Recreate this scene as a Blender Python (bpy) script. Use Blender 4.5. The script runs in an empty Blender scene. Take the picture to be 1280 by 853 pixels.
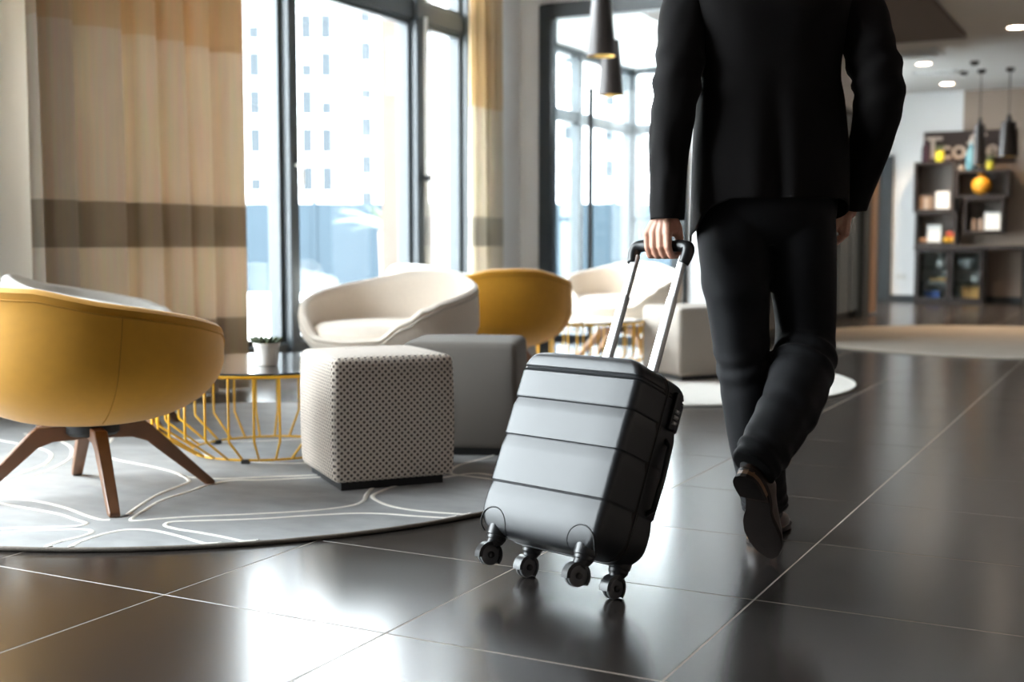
import bpy, bmesh, math, random
from math import sin, cos, pi, radians as R
from mathutils import Vector, Matrix, noise

C = bpy.context.scene.collection
random.seed(7)
YAW = 0.4803          # the view looks this far left of the room's long axis (+Y)

# ------------------------------------------------------------------ camera
cd = bpy.data.cameras.new('camera'); cam = bpy.data.objects.new('camera', cd); C.objects.link(cam)
cam.location = (0, 0, 0.81); cam.rotation_euler = (pi/2 - 0.0785, 0, YAW)
cd.sensor_width = 36; cd.lens = 43.06; cd.clip_end = 400
cd.dof.use_dof = True; cd.dof.focus_distance = 3.0; cd.dof.aperture_fstop = 2.6
bpy.context.scene.camera = cam

# ------------------------------------------------------------------ sky, light, exposure
W = bpy.data.worlds.new('sky'); bpy.context.scene.world = W; W.use_nodes = True
bg = W.node_tree.nodes['Background']; bg.inputs[0].default_value = (0.90, 0.955, 1.0, 1); bg.inputs[1].default_value = 4.6
vs = bpy.context.scene.view_settings
vs.view_transform = 'Standard'; vs.look = 'None'; vs.gamma = 1; vs.exposure = 2.5
cy = bpy.context.scene.cycles
cy.max_bounces = 10; cy.diffuse_bounces = 5; cy.glossy_bounces = 4; cy.transparent_max_bounces = 12
cy.sample_clamp_indirect = 6.0

def area(name, loc, rot, sx, sy, power=None, col=(1, 1, 1), portal=False, shape='RECTANGLE'):
    l = bpy.data.lights.new(name, 'AREA'); l.shape = shape; l.size = sx; l.size_y = sy
    o = bpy.data.objects.new(name, l); C.objects.link(o); o.location = loc; o.rotation_euler = rot
    if portal: l.cycles.is_portal = True
    else: l.energy = power; l.color = col
    return o
# portals in the modelled window openings (they guide sampling and add no light)
area('window_portal', (-4.95, 1.07, 2.1), (0, -pi/2, 0), 4.0, 4.0, portal=True)
area('window_portal', (-4.95, 6.2, 2.1), (0, -pi/2, 0), 4.0, 4.5, portal=True)
area('window_portal', (-4.78, 15.6, 1.5), (0, -pi/2, 0), 2.8, 1.5, portal=True)  # opening of the added hallway window

# ------------------------------------------------------------------ materials
def mat(name, col, rough=0.6, metal=0.0, var=0.0, vscale=8.0, bump=0.0, bscale=200.0, spec=0.5, sheen=0.0,
        coat=0.0, emit=0.0, stretch=(1, 1, 1), rvar=0.0, world=False):
    m = bpy.data.materials.new(name); m.use_nodes = True; nt = m.node_tree; N = nt.nodes; Lk = nt.links
    b = N['Principled BSDF']; b.inputs['Base Color'].default_value = (*col, 1); b.inputs['Roughness'].default_value = rough
    b.inputs['Metallic'].default_value = metal; b.inputs['Specular IOR Level'].default_value = spec
    if sheen: b.inputs['Sheen Weight'].default_value = sheen; b.inputs['Sheen Roughness'].default_value = 0.5
    if coat: b.inputs['Coat Weight'].default_value = coat; b.inputs['Coat Roughness'].default_value = 0.15
    if emit: b.inputs['Emission Color'].default_value = (*col, 1); b.inputs['Emission Strength'].default_value = emit
    if world: g = N.new('ShaderNodeNewGeometry'); src = g.outputs['Position']
    else: g = N.new('ShaderNodeTexCoord'); src = g.outputs['Object']
    mp = N.new('ShaderNodeMapping'); mp.inputs['Scale'].default_value = stretch; Lk.new(src, mp.inputs[0])
    if var or rvar:
        n = N.new('ShaderNodeTexNoise'); n.inputs['Scale'].default_value = vscale; n.inputs['Detail'].default_value = 5
        Lk.new(mp.outputs[0], n.inputs['Vector'])
        if var:
            mx = N.new('ShaderNodeMix'); mx.data_type = 'RGBA'
            mx.inputs[6].default_value = (*[max(0, c*(1-var)) for c in col], 1); mx.inputs[7].default_value = (*[min(1, c*(1+var)) for c in col], 1)
            Lk.new(n.outputs[0], mx.inputs[0]); Lk.new(mx.outputs[2], b.inputs['Base Color'])
        if rvar:
            mr = N.new('ShaderNodeMapRange'); mr.inputs[3].default_value = rough-rvar; mr.inputs[4].default_value = rough+rvar
            Lk.new(n.outputs[0], mr.inputs[0]); Lk.new(mr.outputs[0], b.inputs['Roughness'])
    if bump:
        n2 = N.new('ShaderNodeTexNoise'); n2.inputs['Scale'].default_value = bscale; n2.inputs['Detail'].default_value = 3
        Lk.new(mp.outputs[0], n2.inputs['Vector'])
        bp = N.new('ShaderNodeBump'); bp.inputs['Strength'].default_value = bump; bp.inputs['Distance'].default_value = 0.002
        Lk.new(n2.outputs[0], bp.inputs['Height']); Lk.new(bp.outputs[0], b.inputs['Normal'])
    return m

def glass_mat(name, tint=(0.96, 0.98, 0.98), refl=0.055, rough=0.0):
    m = bpy.data.materials.new(name); m.use_nodes = True; nt = m.node_tree; N = nt.nodes; Lk = nt.links
    N.remove(N['Principled BSDF']); out = N['Material Output']
    t = N.new('ShaderNodeBsdfTransparent'); t.inputs[0].default_value = (*tint, 1)
    g = N.new('ShaderNodeBsdfGlossy'); g.inputs['Roughness'].default_value = rough
    lw = N.new('ShaderNodeLayerWeight'); lw.inputs[0].default_value = 0.35
    mm = N.new('ShaderNodeMath'); mm.operation = 'MULTIPLY'; mm.inputs[1].default_value = refl*4; Lk.new(lw.outputs[1], mm.inputs[0])
    mx = N.new('ShaderNodeMixShader'); Lk.new(mm.outputs[0], mx.inputs[0]); Lk.new(t.outputs[0], mx.inputs[1]); Lk.new(g.outputs[0], mx.inputs[2])
    Lk.new(mx.outputs[0], out.inputs[0]); return m

M = {}
M['tile'] = mat('dark_porcelain', (0.024, 0.020, 0.018), 0.21, var=0.18, vscale=2.2, bump=0.06, bscale=60, world=True, spec=0.8)
M['tile'].node_tree.nodes['Principled BSDF'].inputs['IOR'].default_value = 1.5
M['grout'] = mat('beige_grout', (0.36, 0.30, 0.25), 0.8, var=0.2, vscale=6, world=True)
M['wall'] = mat('white_paint', (0.89, 0.90, 0.91), 0.7, var=0.02, vscale=2, bump=0.05)
M['ceil'] = mat('ceiling_paint', (0.70, 0.71, 0.70), 0.75, var=0.02, vscale=2)
M['brownwall'] = mat('taupe_paint', (0.36, 0.28, 0.225), 0.7, var=0.05, vscale=3)
M['rearwall'] = mat('dark_brown_panelling', (0.13, 0.095, 0.075), 0.5, var=0.1, vscale=3)
M['soffit'] = mat('brown_soffit', (0.16, 0.13, 0.115), 0.7, var=0.05)
M['frame'] = mat('anthracite_metal', (0.042, 0.052, 0.060), 0.38, metal=0.0, var=0.1)
M['plastic_w'] = mat('white_plastic', (0.85, 0.85, 0.83), 0.4, var=0.02)
M['glass'] = glass_mat('window_glass')
M['glass_b'] = glass_mat('blue_grey_glass', (0.62, 0.70, 0.74), 0.15)
M['yellow_f'] = mat('mustard_felt', (0.64, 0.30, 0.012), 0.75, var=0.08, vscale=30, bump=0.25, bscale=900, sheen=0.25)
M['yellow_p'] = mat('mustard_piping', (0.48, 0.22, 0.012), 0.8, var=0.05)
M['cream_f'] = mat('cream_boucle', (0.84, 0.745, 0.64), 0.9, var=0.14, vscale=220, bump=0.6, bscale=420, sheen=0.2)
M['white_f'] = mat('offwhite_felt', (0.82, 0.80, 0.75), 0.85, var=0.03, vscale=60, bump=0.2, bscale=600)
M['cream_p'] = mat('cream_piping', (0.66, 0.60, 0.52), 0.9, var=0.05)
M['walnut'] = mat('walnut', (0.185, 0.085, 0.042), 0.42, var=0.35, vscale=14, stretch=(1, 1, 0.15), bump=0.1)
M['walnut_l'] = mat('light_walnut', (0.34, 0.20, 0.12), 0.42, var=0.3, vscale=14, stretch=(1, 1, 0.15))
M['yellow_m'] = mat('yellow_powder_coat', (0.80, 0.43, 0.020), 0.38, var=0.05)
M['top'] = mat('dark_glass_top', (0.03, 0.032, 0.035), 0.04, coat=0.5, var=0.05, spec=0.9)
M['rubber'] = mat('black_rubber', (0.015, 0.015, 0.016), 0.6, var=0.1)
M['rug'] = mat('grey_rug_pile', (0.36, 0.365, 0.365), 0.95, var=0.30, vscale=7, bump=0.9, bscale=500, stretch=(1, 1.6, 1), world=True)
M['rugline'] = mat('ivory_pile', (0.90, 0.87, 0.80), 0.95, var=0.08, vscale=60, bump=0.6, bscale=600)
M['rugedge'] = mat('rug_edge', (0.22, 0.19, 0.16), 0.95, var=0.3, vscale=120, bump=0.8)
M['rug2'] = mat('ivory_rug_pile', (0.72, 0.69, 0.64), 0.95, var=0.06, vscale=20, bump=0.6, bscale=500)
M['rug3'] = mat('beige_rug_pile', (0.42, 0.37, 0.31), 0.95, var=0.12, vscale=6, bump=0.6, bscale=500)
M['skin'] = mat('skin', (0.56, 0.29, 0.20), 0.5, var=0.12, vscale=40, bump=0.15, bscale=500)
M['skin'].node_tree.nodes['Principled BSDF'].inputs['Subsurface Weight'].default_value = 0.08
M['skin'].node_tree.nodes['Principled BSDF'].inputs['Subsurface Scale'].default_value = 0.01
M['jacket'] = mat('black_wool', (0.0062, 0.0050, 0.0050), 0.8, var=0.1, vscale=90, bump=0.15, bscale=1500, spec=0.14, sheen=0.02)
M['trouser'] = mat('charcoal_wool', (0.0075, 0.0075, 0.0088), 0.75, var=0.1, vscale=90, bump=0.15, bscale=1500, spec=0.2, sheen=0.03)
M['button'] = mat('grey_horn', (0.12, 0.12, 0.125), 0.25, var=0.1)
M['leather'] = mat('brown_leather', (0.045, 0.022, 0.014), 0.30, var=0.3, vscale=20, coat=0.15, bump=0.1)
M['sole'] = mat('worn_sole', (0.022, 0.014, 0.011), 0.6, var=0.35, vscale=25, bump=0.3, bscale=90, spec=0.3)
M['welt'] = mat('tan_welt', (0.20, 0.10, 0.045), 0.5, var=0.2, vscale=30)
M['hair'] = mat('dark_hair', (0.03, 0.018, 0.012), 0.5, var=0.3, vscale=60, bump=0.4)
M['case'] = mat('black_polycarbonate', (0.019, 0.020, 0.022), 0.36, var=0.06, vscale=500, bump=0.14, bscale=1600, spec=0.52)
M['caseblk'] = mat('black_abs', (0.012, 0.012, 0.013), 0.33, var=0.1)
M['zip'] = mat('zip_tape', (0.025, 0.020, 0.018), 0.7, var=0.15, vscale=100)
M['alu'] = mat('brushed_aluminium', (0.62, 0.62, 0.615), 0.33, metal=1.0, var=0.03, vscale=60, stretch=(1, 1, 0.05))
M['wheel'] = mat('grey_wheel', (0.13, 0.13, 0.135), 0.45, var=0.1)
M['pot'] = mat('white_ceramic', (0.78, 0.75, 0.71), 0.5, var=0.03)
M['leaf'] = mat('succulent_green', (0.10, 0.13, 0.075), 0.55, var=0.4, vscale=40)
M['darkwood'] = mat('dark_shelf_wood', (0.022, 0.017, 0.016), 0.45, var=0.2, vscale=10)
M['pendant'] = mat('dark_bronze', (0.040, 0.034, 0.032), 0.35, metal=0.3, var=0.1)
M['gold'] = mat('gold_inside', (0.75, 0.50, 0.16), 0.3, metal=1.0, var=0.1, vscale=40)
M['lamp'] = mat('lit_diffuser', (1.0, 0.80, 0.60), 0.5, emit=6.0)
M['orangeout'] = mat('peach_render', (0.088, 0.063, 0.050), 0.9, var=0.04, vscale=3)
M['facade'] = mat('white_render', (0.90, 0.90, 0.90), 0.9, var=0.02)
M['farwin'] = mat('far_window_pane', (0.037, 0.043, 0.048), 0.9, var=0.1, vscale=1, spec=0.0)
M['fence'] = mat('blue_grey_screen', (0.034, 0.047, 0.058), 0.9, var=0.05, vscale=2, spec=0.0)
M['pave'] = mat('pale_paving', (0.66, 0.66, 0.65), 0.9, var=0.05, vscale=0.6, world=True)

def curtain_mat(name, thin):
    m = mat(name, (0.60, 0.50, 0.38), 0.85); nt = m.node_tree; N = nt.nodes; Lk = nt.links; b = N['Principled BSDF']
    g = N.new('ShaderNodeNewGeometry'); s = N.new('ShaderNodeSeparateXYZ'); Lk.new(g.outputs['Position'], s.inputs[0])
    mr = N.new('ShaderNodeMapRange'); mr.inputs[2].default_value = 3.0; mr.inputs[4].default_value = 1.0; Lk.new(s.outputs[2], mr.inputs[0])
    r = N.new('ShaderNodeValToRGB'); r.color_ramp.interpolation = 'CONSTANT'; e = r.color_ramp.elements
    main = (0.78, 0.68, 0.555, 1); dark = (0.42, 0.35, 0.265, 1); tan = (0.72, 0.57, 0.39, 1)
    if thin: main = (0.80, 0.74, 0.63, 1); dark = (0.50, 0.47, 0.40, 1); tan = (0.74, 0.60, 0.40, 1)
    e[0].position = 0; e[0].color = main; e[1].position = 0.19/3; e[1].color = dark
    for z, c in ((0.40, main), (0.79, dark), (1.01, main), (1.84, tan)):
        k = e.new(z/3); k.color = c
    w = N.new('ShaderNodeTexNoise'); w.inputs['Scale'].default_value = 60; tc = N.new('ShaderNodeTexCoord')
    mp = N.new('ShaderNodeMapping'); mp.inputs['Scale'].default_value = (1, 1, 0.04); Lk.new(tc.outputs['Object'], mp.inputs[0]); Lk.new(mp.outputs[0], w.inputs['Vector'])
    mx = N.new('ShaderNodeMix'); mx.data_type = 'RGBA'; mx.blend_type = 'MULTIPLY'; mx.inputs[0].default_value = 0.2
    Lk.new(mr.outputs[0], r.inputs[0]); Lk.new(r.outputs[0], mx.inputs[6]); Lk.new(w.outputs[1], mx.inputs[7]); Lk.new(mx.outputs[2], b.inputs['Base Color'])
    tl = N.new('ShaderNodeBsdfTranslucent'); Lk.new(mx.outputs[2], tl.inputs[0])
    ms = N.new('ShaderNodeMixShader'); ms.inputs[0].default_value = 0.40 if thin else 0.19
    Lk.new(b.outputs[0], ms.inputs[1]); Lk.new(tl.outputs[0], ms.inputs[2]); Lk.new(ms.outputs[0], N['Material Output'].inputs[0])
    return m
M['curtain'] = curtain_mat('banded_curtain', False); M['curtain2'] = curtain_mat('thin_banded_curtain', True)

def uv_fabric(name, base, dotc, freq, thr, kind):
    m = mat(name, base, 0.9); nt = m.node_tree; N = nt.nodes; Lk = nt.links; b = N['Principled BSDF']
    tc = N.new('ShaderNodeTexCoord'); s = N.new('ShaderNodeSeparateXYZ'); Lk.new(tc.outputs['UV'], s.inputs[0])
    def mth(op, a, c):
        n = N.new('ShaderNodeMath'); n.operation = op
        for i, v in enumerate((a, c)):
            if v is None: continue
            if isinstance(v, (int, float)): n.inputs[i].default_value = v
            else: Lk.new(v, n.inputs[i])
        return n.outputs[0]
    u, v = s.outputs[0], s.outputs[1]
    if kind == 'dots':
        a = mth('MULTIPLY', mth('ADD', u, v), freq); c = mth('MULTIPLY', mth('SUBTRACT', u, v), freq)
        h = mth('MULTIPLY', mth('SINE', a, None), mth('SINE', c, None)); h = mth('ABSOLUTE', h, None)
        # round dots at |sin a sin c| near 1
    else:
        h = mth('MULTIPLY', mth('SINE', mth('MULTIPLY', u, freq), None), mth('SINE', mth('MULTIPLY', v, freq), None)); h = mth('ABSOLUTE', h, None)
    mr = N.new('ShaderNodeMapRange'); mr.inputs[1].default_value = thr-0.08; mr.inputs[2].default_value = thr+0.08; Lk.new(h, mr.inputs[0])
    n1 = N.new('ShaderNodeTexNoise'); n1.inputs['Scale'].default_value = 500; Lk.new(tc.outputs['UV'], n1.inputs['Vector'])
    mx = N.new('ShaderNodeMix'); mx.data_type = 'RGBA'; mx.inputs[6].default_value = (*base, 1); mx.inputs[7].default_value = (*dotc, 1)
    Lk.new(mr.outputs[0], mx.inputs[0]); Lk.new(mx.outputs[2], b.inputs['Base Color'])
    inv = mth('ADD', mth('MULTIPLY', mr.outputs[0], -1.0), mth('MULTIPLY', n1.outputs[0], 0.4))
    bp = N.new('ShaderNodeBump'); bp.inputs['Strength'].default_value = 0.7; bp.inputs['Distance'].default_value = 0.003
    Lk.new(inv, bp.inputs['Height']); Lk.new(bp.outputs[0], b.inputs['Normal'])
    return m
M['dots'] = uv_fabric('perforated_cream_fabric', (0.78, 0.69, 0.60), (0.13, 0.10, 0.085), pi/0.0215, 0.56, 'dots')
M['check'] = uv_fabric('grey_woven_fabric', (0.20, 0.178, 0.155), (0.13, 0.115, 0.10), pi/0.008, 0.5, 'grid')
M['linen'] = uv_fabric('taupe_linen', (0.40, 0.355, 0.31), (0.32, 0.28, 0.24), pi/0.006, 0.5, 'grid')

# ------------------------------------------------------------------ mesh helpers
def link(name, me, m, parent=None, smooth=False):
    me.materials.append(m)
    if smooth:
        for p in me.polygons: p.use_smooth = True
    o = bpy.data.objects.new(name, me); C.objects.link(o)
    if parent: o.parent = parent
    return o
def empty(name, loc=(0, 0, 0), rz=0, label=None, cat=None, group=None, kind=None, parent=None):
    o = bpy.data.objects.new(name, None); C.objects.link(o); o.location = loc; o.rotation_euler = (0, 0, rz); o.empty_display_size = 0.1
    if parent: o.parent = parent
    return tag(o, label, cat, group, kind)
def tag(o, label=None, cat=None, group=None, kind=None):
    if label: o['label'] = label
    if cat: o['category'] = cat
    if group: o['group'] = group
    if kind: o['kind'] = kind
    return o
class MB:
    def __init__(s): s.v = []; s.f = []; s.uv = False
    def add(s, vs, fs):
        k = len(s.v); s.v += [tuple(v) for v in vs]; s.f += [tuple(i+k for i in f) for f in fs]; return s
    def box(s, x0, x1, y0, y1, z0, z1, M4=None):
        vs = [Vector((x, y, z)) for z in (z0, z1) for y in (y0, y1) for x in (x0, x1)]
        if M4: vs = [M4 @ v for v in vs]
        return s.add(vs, [(0, 2, 3, 1), (4, 5, 7, 6), (0, 1, 5, 4), (2, 6, 7, 3), (0, 4, 6, 2), (1, 3, 7, 5)])
    def rings(s, rs, cap0=True, cap1=True, closed=True):
        n = len(rs[0]); k = len(s.v)
        for r in rs: s.v += [tuple(p) for p in r]
        for i in range(len(rs)-1):
            for j in range(n if closed else n-1):
                a = k+i*n+j; b = k+i*n+(j+1) % n; s.f.append((a, b, b+n, a+n))
        if cap0: s.f.append(tuple(k+j for j in reversed(range(n))))
        if cap1: s.f.append(tuple(k+(len(rs)-1)*n+j for j in range(n)))
        return s
    def tube(s, path, r, n=8, cyc=False):
        P = [Vector(p) for p in path]; rr = r if isinstance(r, (list, tuple)) else [r]*len(P); rs = []
        ref = None
        for i, p in enumerate(P):
            t = (P[(i+1) % len(P)]-P[i-1]) if cyc else (P[min(i+1, len(P)-1)]-P[max(i-1, 0)])
            t.normalize()
            if ref is None: ref = Vector((0, 0, 1)) if abs(t.z) < 0.9 else Vector((1, 0, 0))
            x = t.cross(ref).normalized(); y = x.cross(t).normalized(); ref = y
            rs.append([p + (x*cos(2*pi*j/n)+y*sin(2*pi*j/n))*rr[i] for j in range(n)])
        if cyc: rs.append(rs[0])
        return s.rings(rs, not cyc, not cyc)
    def lathe(s, prof, n=32, c=(0, 0, 0), M4=None, cap0=True, cap1=True):
        rs = []
        for r, z in prof:
            ring = [Vector((c[0]+r*cos(2*pi*j/n), c[1]+r*sin(2*pi*j/n), c[2]+z)) for j in range(n)]
            if M4: ring = [M4 @ p for p in ring]
            rs.append(ring)
        return s.rings(rs, cap0, cap1)
    def build(s, name, m, parent=None, smooth=False, bevel=0, seg=2, auto=None):
        me = bpy.data.meshes.new(name); me.from_pydata(s.v, [], s.f); me.validate()
        bm = bmesh.new(); bm.from_mesh(me); bmesh.ops.remove_doubles(bm, verts=bm.verts, dist=1e-5)
        bmesh.ops.recalc_face_normals(bm, faces=bm.faces)
        if bevel: bmesh.ops.bevel(bm, geom=bm.edges[:], offset=bevel, segments=seg, profile=0.5, affect='EDGES', clamp_overlap=True)
        bm.to_mesh(me); bm.free()
        o = link(name, me, m, parent, smooth)
        if auto is not None:
            try: me.set_sharp_from_angle(angle=auto)
            except Exception: pass
        return o
def frameM(o, x, y, z):
    m = Matrix.Identity(4)
    for i, c in enumerate((x, y, z, o)):
        for k in range(3): m[k][i] = c[k]
    return m
def copy_tree(o, parent=None):
    c = o.copy(); C.objects.link(c); c.parent = parent
    for ch in list(o.children): copy_tree(ch, c)
    return c
def cw(L, D, z=0):      # L metres right, D metres ahead of the viewpoint -> room coordinates
    return Vector((cos(YAW)*L - sin(YAW)*D, sin(YAW)*L + cos(YAW)*D, z))
def applied(o):         # bake modifiers
    dg = bpy.context.evaluated_depsgraph_get(); me = bpy.data.meshes.new_from_object(o.evaluated_get(dg))
    o.modifiers.clear(); o.data = me; return o
def remesh(o, vox, smooth_it=4, fac=0.5):
    m = o.modifiers.new('r', 'REMESH'); m.mode = 'VOXEL'; m.voxel_size = vox; m.use_smooth_shade = True
    if smooth_it:
        k = o.modifiers.new('s', 'SMOOTH'); k.iterations = smooth_it; k.factor = fac
    applied(o)
    for p in o.data.polygons: p.use_smooth = True
    return o
def cat(p0, p1, p2, p3, t):
    return 0.5*((2*p1)+(-p0+p2)*t+(2*p0-5*p1+4*p2-p3)*t*t+(-p0+3*p1-3*p2+p3)*t**3)
def spline(keys, n):    # keys: list of equal-length tuples, Catmull-Rom interpolation to n samples
    K = [keys[0]]+list(keys)+[keys[-1]]; out = []
    for i in range(n):
        u = i/(n-1)*(len(keys)-1); k = min(int(u), len(keys)-2); t = u-k
        out.append(tuple(cat(K[k][d], K[k+1][d], K[k+2][d], K[k+3][d], t) for d in range(len(keys[0]))))
    return out

# ================================================================== SETTING
XW, YD = -4.8, 9.36
GX, GY, AX, AY = 0.6126, 0.5938, -0.7787, 2.0986      # tile pitch and a grout crossing
XR, YB, YF, ZC, ZN = 2.6, -5.2, 18.25, 2.95, 4.1     # far ceiling is lower than the lounge's
floor = empty('floor', kind='structure')
MB().box(-6.0, XR, YB, YF+0.1, -0.2, -0.0006).build('grout_bed', M['grout'], floor)
me_t = None
def tile_mesh():
    g = 0.0020; x, y = GX/2-g, GY/2-g
    return MB().box(-x, x, -y, y, -0.012, 0.0).build('tile', M['tile'], floor, bevel=0.0008, seg=1)
cells = []
i0, i1 = math.floor((-4.95-AX)/GX), math.ceil((XR-AX)/GX); j0, j1 = math.floor((YB-AY)/GY), math.ceil((YF-AY)/GY)
for i in range(i0, i1):
    for j in range(j0, j1):
        x, y = AX+(i+.5)*GX, AY+(j+.5)*GY
        if x < XW and y < YD: x_ok = x > XW-0.35
        L = cos(YAW)*x+sin(YAW)*y; D = -sin(YAW)*x+cos(YAW)*y
        vis = D > 1.8 and abs(L) < 0.418*D+0.45
        cells.append((D if vis else 1e3+abs(D), x, y))
cells.sort(); near = [c for c in cells[:280] if c[0] < 1e3]; rest = cells[len(near):]
t0 = tile_mesh()
for k, (_, x, y) in enumerate(near):
    o = t0 if k == 0 else t0.copy()
    if k: C.objects.link(o)
    o.location = (x, y, 0)
mb = MB()
for _, x, y in rest:
    g = 0.0022; mb.box(x-GX/2+g, x+GX/2-g, y-GY/2+g, y+GY/2-g, -0.012, 0.0)
tag(mb.build('tile_field', M['tile'], floor), kind='stuff')

def wallbox(name, x0, x1, y0, y1, z0, z1, m, parent=None):
    o = MB().box(x0, x1, y0, y1, z0, z1).build(name, m, parent)
    if not parent: o['kind'] = 'structure'
    return o
# left wall around its two window runs
wl = MB()
wl.box(XW-0.3, XW, 3.05, 4.30, 0, ZN); wl.box(XW-0.3, XW, 8.42, YD+0.2, 0, ZN)
wl.box(XW-0.3, XW, YB-0.2, -0.9, 0, ZN); wl.box(XW-0.3, XW-0.02, 4.30, 8.42, 0, 0.13); wl.box(XW-0.3, XW-0.02, -0.9, 3.05, 0, 0.13)
o = wl.build('wall_left', M['wall']); o['kind'] = 'structure'
wallbox('baseboard_left', XW, XW+0.015, 8.44, YD, 0, 0.07, M['frame'])
# wall that faces the viewer, with the glazed door
wb = MB()
wb.box(XW-0.3, -4.60, YD, YD+0.2, 0, ZN); wb.box(-4.60, -3.30, YD, YD+0.2, 2.80, ZN); wb.box(-3.30, -2.85, YD, YD+0.2, 0, ZN); wb.box(-2.85, XR, YD, YD+0.2, ZC, ZN)
o = wb.build('wall_back', M['wall']); o['kind'] = 'structure'
# hallway wall running away on the right of the door: dark panels and a timber end
hw = empty('wall_hallway', kind='structure')
MB().box(-3.05, -2.87, YD+0.2, 14.6, 2.25, ZC).build('upper_wall', M['wall'], hw)
MB().box(-3.05, -2.95, YD+0.2, 14.6, 0, 2.25).build('backing', M['frame'], hw)
for k in range(8):
    y = YD+0.24+k*0.56
    MB().box(-2.95, -2.90, y+0.02, y+0.50, 0.08, 2.2).build('metal_panel', mat('blue_grey_panel', (0.12, 0.15, 0.18), 0.25, var=0.05) if k == 0 else bpy.data.materials['blue_grey_panel'], hw, bevel=0.004, seg=1)
MB().box(-2.95, -2.84, 13.95, 14.25, 0, 2.2).build('dark_post', M['frame'], hw)
MB().box(-2.95, -2.83, 14.26, 14.62, 0.03, 2.2).build('timber_post', mat('oak_panel', (0.33, 0.21, 0.14), 0.5, var=0.2, vscale=10, stretch=(1, 1, .2)), hw)
# far wall
wf = MB().box(-4.8, -2.40, YF, YF+0.2, 0, ZC).build('wall_far', M['wall']); wf['kind'] = 'structure'
o = MB().box(-2.40, XR+0.2, YF, YF+0.2, 0, ZC).build('wall_far_taupe', M['brownwall']); o['kind'] = 'structure'
wallbox('baseboard_far', -4.6, XR, YF-0.02, YF, 0, 0.09, M['frame'])
dr = empty('door_2', kind='structure')
MB().box(-3.56, -3.50, YF-0.06, YF, 0, 2.08).box(-3.39, -3.33, YF-0.06, YF, 0, 2.08).box(-3.50, -3.39, YF-0.06, YF, 2.0, 2.08).build('door_frame', M['frame'], dr)
MB().box(-4.4, -3.5, YF-0.04, YF-0.005, 0, 2.05).build('door_leaf', M['frame'], dr)
MB().box(-3.50, -3.39, YF-0.035, YF-0.005, 0.01, 2.0).build('side_panel', M['frame'], dr)
MB().tube([(-3.6, YF-0.04, 1.0), (-3.6, YF-0.09, 1.0), (-3.72, YF-0.09, 1.0)], 0.009, 8).build('door_handle', M['alu'], dr)
wallbox('wall_right', XR, XR+0.2, YB-0.2, YF+0.2, 0, ZN, M['rearwall'])
wallbox('wall_rear', XW-0.3, XR+0.2, YB-0.2, YB, 0, ZN, M['rearwall'])
MB().box(XW-1.2, XR+0.2, YD+0.2, 14.2, ZC, ZC+0.3).box(XW, XR+0.2, 14.2, YF+0.2, ZC, ZC+0.3).build('ceiling', M['ceil'])['kind'] = 'structure'
MB().box(XW-0.3, XR+0.2, YB-0.2, YD+0.2, ZN, ZN+0.3).build('ceiling_lounge', M['soffit'])['kind'] = 'structure'
MB().box(-4.2, -1.75, 9.75, 13.35, ZC-0.05, ZC-0.002).build('trim_1', M['soffit'], bevel=0.01)['kind'] = 'structure'
MB().box(-4.8, -4.6, 14.2, 14.8, 0, ZC).box(-4.8, -4.6, 14.8, YF+0.2, 0, 0.2).box(-4.8, -4.6, 16.4, YF+0.2, 0.2, ZC).build('wall_hallway_end', M['wall'])['kind'] = 'structure'
he = MB()
for y in (14.85, 16.35): he.box(-4.75, -4.65, y-0.05, y+0.05, 0.2, ZC)
hg = he.build('added_window', M['frame']); hg['kind'] = 'structure'  # unseen window, added to let daylight into the far hallway
MB().box(-4.71, -4.70, 14.9, 16.3, 0.2, ZC).build('pane', M['glass'], hg)

# ---- windows
def window(name, y0, y1, posts, handles, rods):
    w = empty(name, kind='structure'); xf0, xf1 = XW-0.07, XW+0.06
    fr = MB()
    fr.box(xf0, xf1, y0, y1, 0.13, 0.20); fr.box(xf0, xf1, y0, y1, 2.42, 2.55); fr.box(xf0, xf1, y0, y1, ZN-0.05, ZN)
    fr.build('window_frame', M['frame'], w, bevel=0.006, seg=1)
    for p in posts: MB().box(xf0-0.02, xf1+0.03, p-0.045, p+0.045, 0.13, ZN).build('mullion', M['frame'], w, bevel=0.006, seg=1)
    for a, b in zip(posts[:-1], posts[1:]):
        for z0, z1 in ((0.2, 2.42), (2.55, ZN-0.05)):
            MB().box(XW-0.012, XW+0.0, a+0.045, b-0.045, z0, z1).build('pane', M['glass'], w)
            s = MB(); e = 0.035
            s.box(XW-0.03, XW+0.03, a+0.045, a+0.045+e, z0, z1).box(XW-0.03, XW+0.03, b-0.045-e, b-0.045, z0, z1)
            s.box(XW-0.03, XW+0.03, a+0.045+e, b-0.045-e, z0, z0+e).box(XW-0.03, XW+0.03, a+0.045+e, b-0.045-e, z1-e, z1)
            s.build('sash', M['frame'], w)
    for y, z in handles:
        MB().tube([(xf1+0.03, y, z), (xf1+0.075, y, z), (xf1+0.08, y, z-0.005), (xf1+0.08, y, z-0.13)], 0.011, 8).build('window_handle', M['plastic_w'], w, smooth=True)
    for y in rods:
        MB().tube([(xf1+0.05, y, 2.44), (xf1+0.05, y, 1.30)], 0.013, 8).build('opener_rod', M['plastic_w'], w, smooth=True)
        MB().box(xf1+0.03, xf1+0.075, y-0.02, y+0.02, 1.27, 1.31).build('rod_clip', M['rubber'], w)
window('window_1', 4.30, 8.42, [4.345, 6.14, 7.62, 8.35], [(6.15, 1.30)], [7.66])
window('window_2', -0.9, 3.05, [-0.86, 1.07, 3.01], [], [])
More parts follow.
